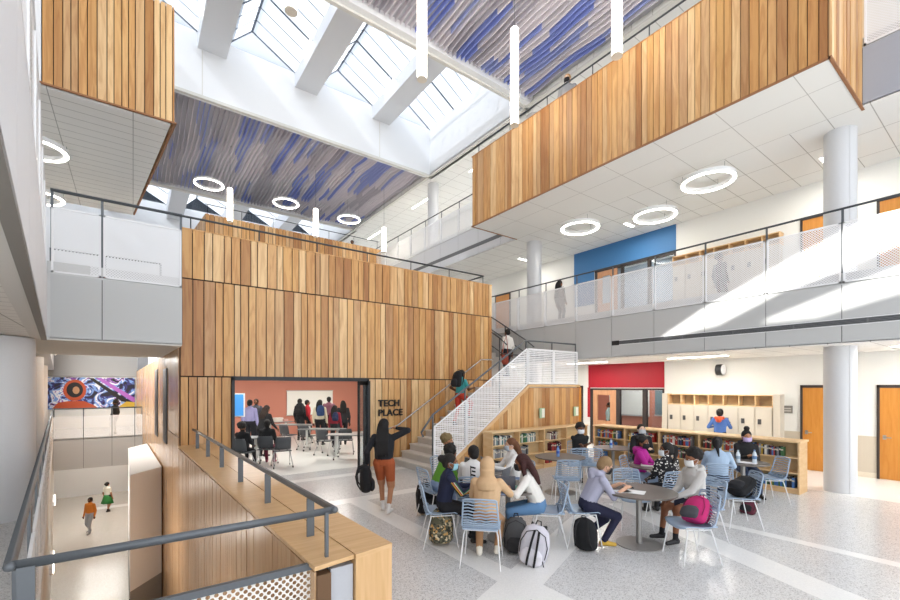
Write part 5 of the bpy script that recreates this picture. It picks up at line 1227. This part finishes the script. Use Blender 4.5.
flat('paper_sheet', 622, 5.85, 1.0, .15, .21, .003, '#e3edf0', 'small white sheet under the blond boy\'s hands', 'paper')
flat('open_book', 650, 7.75, .5, .22, .30, .02, '#eceae2', 'open white book on the table by the magenta hoodie', 'book')
flat('paper_sheet', 748, 8.05, .2, .2, .28, .003, '#e8e8ec', 'white sheet on the table before the lilac mask', 'paper')
flat('phone', 628, 6.05, .9, .07, .14, .009, '#1b1c20', 'dark phone lying on the front taupe table near the paper', 'phone')
def bottle(px, d, label, tint='#c7dcec', cap='#2f5fb0', z=.736, s=1.0):
    x, y = plan(px, d); o = empty('water_bottle', (x, y, z), 0, label, 'bottle'); o.scale = (s, s, s)
    prof = [(0, .0), (.03, .002), (.033, .02), (.031, .06), (.033, .10), (.032, .14), (.022, .175), (.012, .19), (.012, .2)]
    m = MB(); n = 14; vs = [(r*math.cos(2*PI*k/n), r*math.sin(2*PI*k/n), zz) for r, zz in prof for k in range(n)]
    m.add(vs, [[i*n+k, i*n+(k+1) % n, (i+1)*n+(k+1) % n, (i+1)*n+k] for i in range(len(prof)-1) for k in range(n)], 0, True); m.build('bottle_body', plain('bottle_plastic', tint, .12), o)
    m = MB(); m.cyl((0, 0), .034, .07, .12, 14); m.build('bottle_label', plain('bottle_label', cap, .5), o)
    m = MB(); m.cyl((0, 0), .014, .195, .215, 12); m.build('cap', plain('cap', cap, .4), o)
bottle(558, 8.75, 'blue water bottle on the table before the low bookcase', '#86a8dd', '#3a5fc0')
bottle(611, 10.0, 'small water bottle with blue label on the farthest round table', '#b9cfe6', '#3f6fd0')
bottle(738, 8.05, 'clear water bottle left of two on the right hand table', '#d3dde4', '#8fa3b5', s=1.1)
bottle(754.5, 8.0, 'clear water bottle right of two on the right hand table', '#d3dde4', '#5c7ea8', s=1.15)

# ---------------------------------------------------------------- tech room furniture
GCH = plain('charcoal_shell', '#4a4d52', .5); CST = plain('caster_black', '#1c1c1e', .5)
def gchair():
    o = empty('caster_chair', (0, 0, 0))
    m = MB(); m.box(-.22, .22, -.20, .22, .44, .465); m.build('seat', GCH, o, bevel=.01)
    m = MB(); vs = []; n = 7
    for i, z in enumerate((.50, .62, .74, .83)):
        for j in range(n): u = -1+2*j/(n-1); vs.append((u*(.20-.02*(i == 3)), -.20-.03*i+.05*u*u, z))
    k = len(vs); vs += [(a, b_-.015, c) for a, b_, c in vs]
    fs = [[i*n+j, i*n+j+1, (i+1)*n+j+1, (i+1)*n+j] for i in range(3) for j in range(n-1)]; fs += [[q+k for q in f[::-1]] for f in fs]
    per = list(range(n))+[i*n+n-1 for i in (1, 2, 3)]+[3*n+j for j in range(n-2, -1, -1)]+[2*n, n]
    fs += [[per[(i+1) % len(per)], per[i], per[i]+k, per[(i+1) % len(per)]+k] for i in range(len(per))]
    m.add(vs, fs, 0, True); m.tube([(-.1, -.19, .45), (-.1, -.22, .56)], .012, 6); m.tube([(.1, -.19, .45), (.1, -.22, .56)], .012, 6); m.build('backrest', GCH, o)
    for sx in (-1, 1):
        for sy in (-1, 1):
            m = MB(); m.tube([(sx*.16, 0, .44), (sx*.2, sy*.05, .40), (sx*.24, sy*.24, .06)], .011, 6); lg = m.build('leg', plain('grey_rod', '#b8b9ba', .35, .4), o)
            m = MB(); m.tube([(sx*.24-.012, sy*.24, .028), (sx*.24+.012, sy*.24, .028)], .028, 10); m.build('caster', CST, lg)
    return o
g0 = gchair(); gu = [0]
def gch(px, d, h, label):
    x, y = plan(px, d)
    if not gu[0]: gu[0] = 1; g0.location = (x, y, 0); g0.rotation_euler = (0, 0, heading(h)); tag(g0, label, 'chair', 'charcoal caster chairs in the tech room')
    else: copy_tree(g0, None, (x, y, 0), heading(h), label, 'charcoal caster chairs in the tech room')
gch(243, 11.25, 5, 'charcoal caster chair under the seated person at the left edge'); gch(267, 11.85, 350, 'charcoal caster chair under the person in maroon trousers')
gch(282, 11.6, 330, 'charcoal caster chair standing empty right of the maroon trousers'); gch(288, 15.3, 20, 'charcoal caster chair before the left tech room table')
gch(307, 14.9, 10, 'charcoal caster chair between the left and middle tech room tables'); gch(325, 13.7, 15, 'charcoal caster chair before the right tech room table'); gch(346, 13.9, 350, 'charcoal caster chair at the far right of the tech room')
def flip_table(px, d, h, label, wd=1.5):
    x, y = plan(px, d); o = empty('flip_table', (x, y, 0), heading(h), label, 'table', 'caster tables in the tech room')
    m = MB(); m.box(-wd/2, wd/2, -.3, .3, .715, .74); m.build('tabletop', plain('grey_laminate_top', '#7b7c7e', .4), o)
    for sx in (-1, 1):
        xx = sx*(wd/2-.22); m = MB(); m.box(xx-.03, xx+.03, -.03, .03, .09, .715); m.tube([(xx, -.28, .075), (xx, 0, .1), (xx, .28, .075)], .026, 8); lg = m.build('leg', plain('white_leg', '#dcdcda', .4), o)
        for sy in (-1, 1): m = MB(); m.tube([(xx-.015, sy*.26, .032), (xx+.015, sy*.26, .032)], .032, 10); m.build('caster', CST, lg)
flip_table(296, 16.3, 8, 'grey topped caster table at the left of the tech room middle'); flip_table(322, 14.6, 5, 'grey topped caster table in the middle of the tech room'); flip_table(352, 12.9, 0, 'grey topped caster table nearest the folded glass doors', 1.4)
flip_table(278, 17.7, 5, 'grey topped caster table at the back, stacked with papers', 1.1); flip_table(248, 12.2, 4, 'grey topped caster table at the left side of the tech room', .9)
flat('paper_stack', 278, 17.6, .3, .3, .3, .16, '#e6e0d6', 'white stack of papers on the rear tech room table', 'papers', .742); flat('tissue_box', 285, 17.7, .5, .22, .14, .1, '#d9a9a0', 'pinkish box on the rear tech room table', 'box', .742)
board('whiteboard', 19.47, 5.43, 7.5, .92, 1.97, plain('white_board', '#f2f1ea', .3), 'wide whiteboard on the salmon wall of the tech room', 'whiteboard', 'y')
x, y = plan(235.5, 12.3)
o = empty('display_screen', (x-.1, y, 0), -.35, 'large display screen with blue picture at the left of the tech room', 'screen')
m = MB(); m.box(-.5, .34, -.02, .03, 1.3, 1.97); m.build('bezel', plain('white_bezel', '#e6e8ea', .4), o)
m = MB(); m.box(-.47, .31, -.024, -.02, 1.33, 1.94); m.build('screen_picture', emis('blue_screen', '#3f86c8', .4), o)
m = MB(); m.box(-.12, -.06, 0, .05, .04, 1.4); m.box(-.4, .25, -.2, .25, .02, .05); m.build('stand', BLK, o)
# main-level wall clutter
# ---------------------------------------------------------------- camera, light, view
cam = bpy.data.cameras.new('camera'); co = bpy.data.objects.new('camera', cam); C.objects.link(co)
co.location = (0, 0, 2.15); co.rotation_euler = (PI/2, 0, -math.radians(36.3))
cam.sensor_width = 36; cam.lens = 431.4/900*36; cam.shift_y = 87/900; cam.clip_start = .05; cam.clip_end = 200
S.camera = co
w = bpy.data.worlds.new('sky'); S.world = w; w.use_nodes = True
bg = w.node_tree.nodes['Background']; bg.inputs[0].default_value = (.92, .955, 1, 1); bg.inputs[1].default_value = 1.5
sun = bpy.data.lights.new('sun', 'SUN'); so = bpy.data.objects.new('sun', sun); C.objects.link(so)
sun.energy = 8; sun.angle = math.radians(.6); sun.color = (1, .97, .92)
so.rotation_euler = Vector((1, .5, -1)).to_track_quat('-Z', 'Y').to_euler(); so.location = (0, 20, 20)
S.view_settings.view_transform = 'Standard'; S.view_settings.look = 'None'; S.view_settings.gamma = 1; S.view_settings.use_curve_mapping = False
S.view_settings.exposure = .82
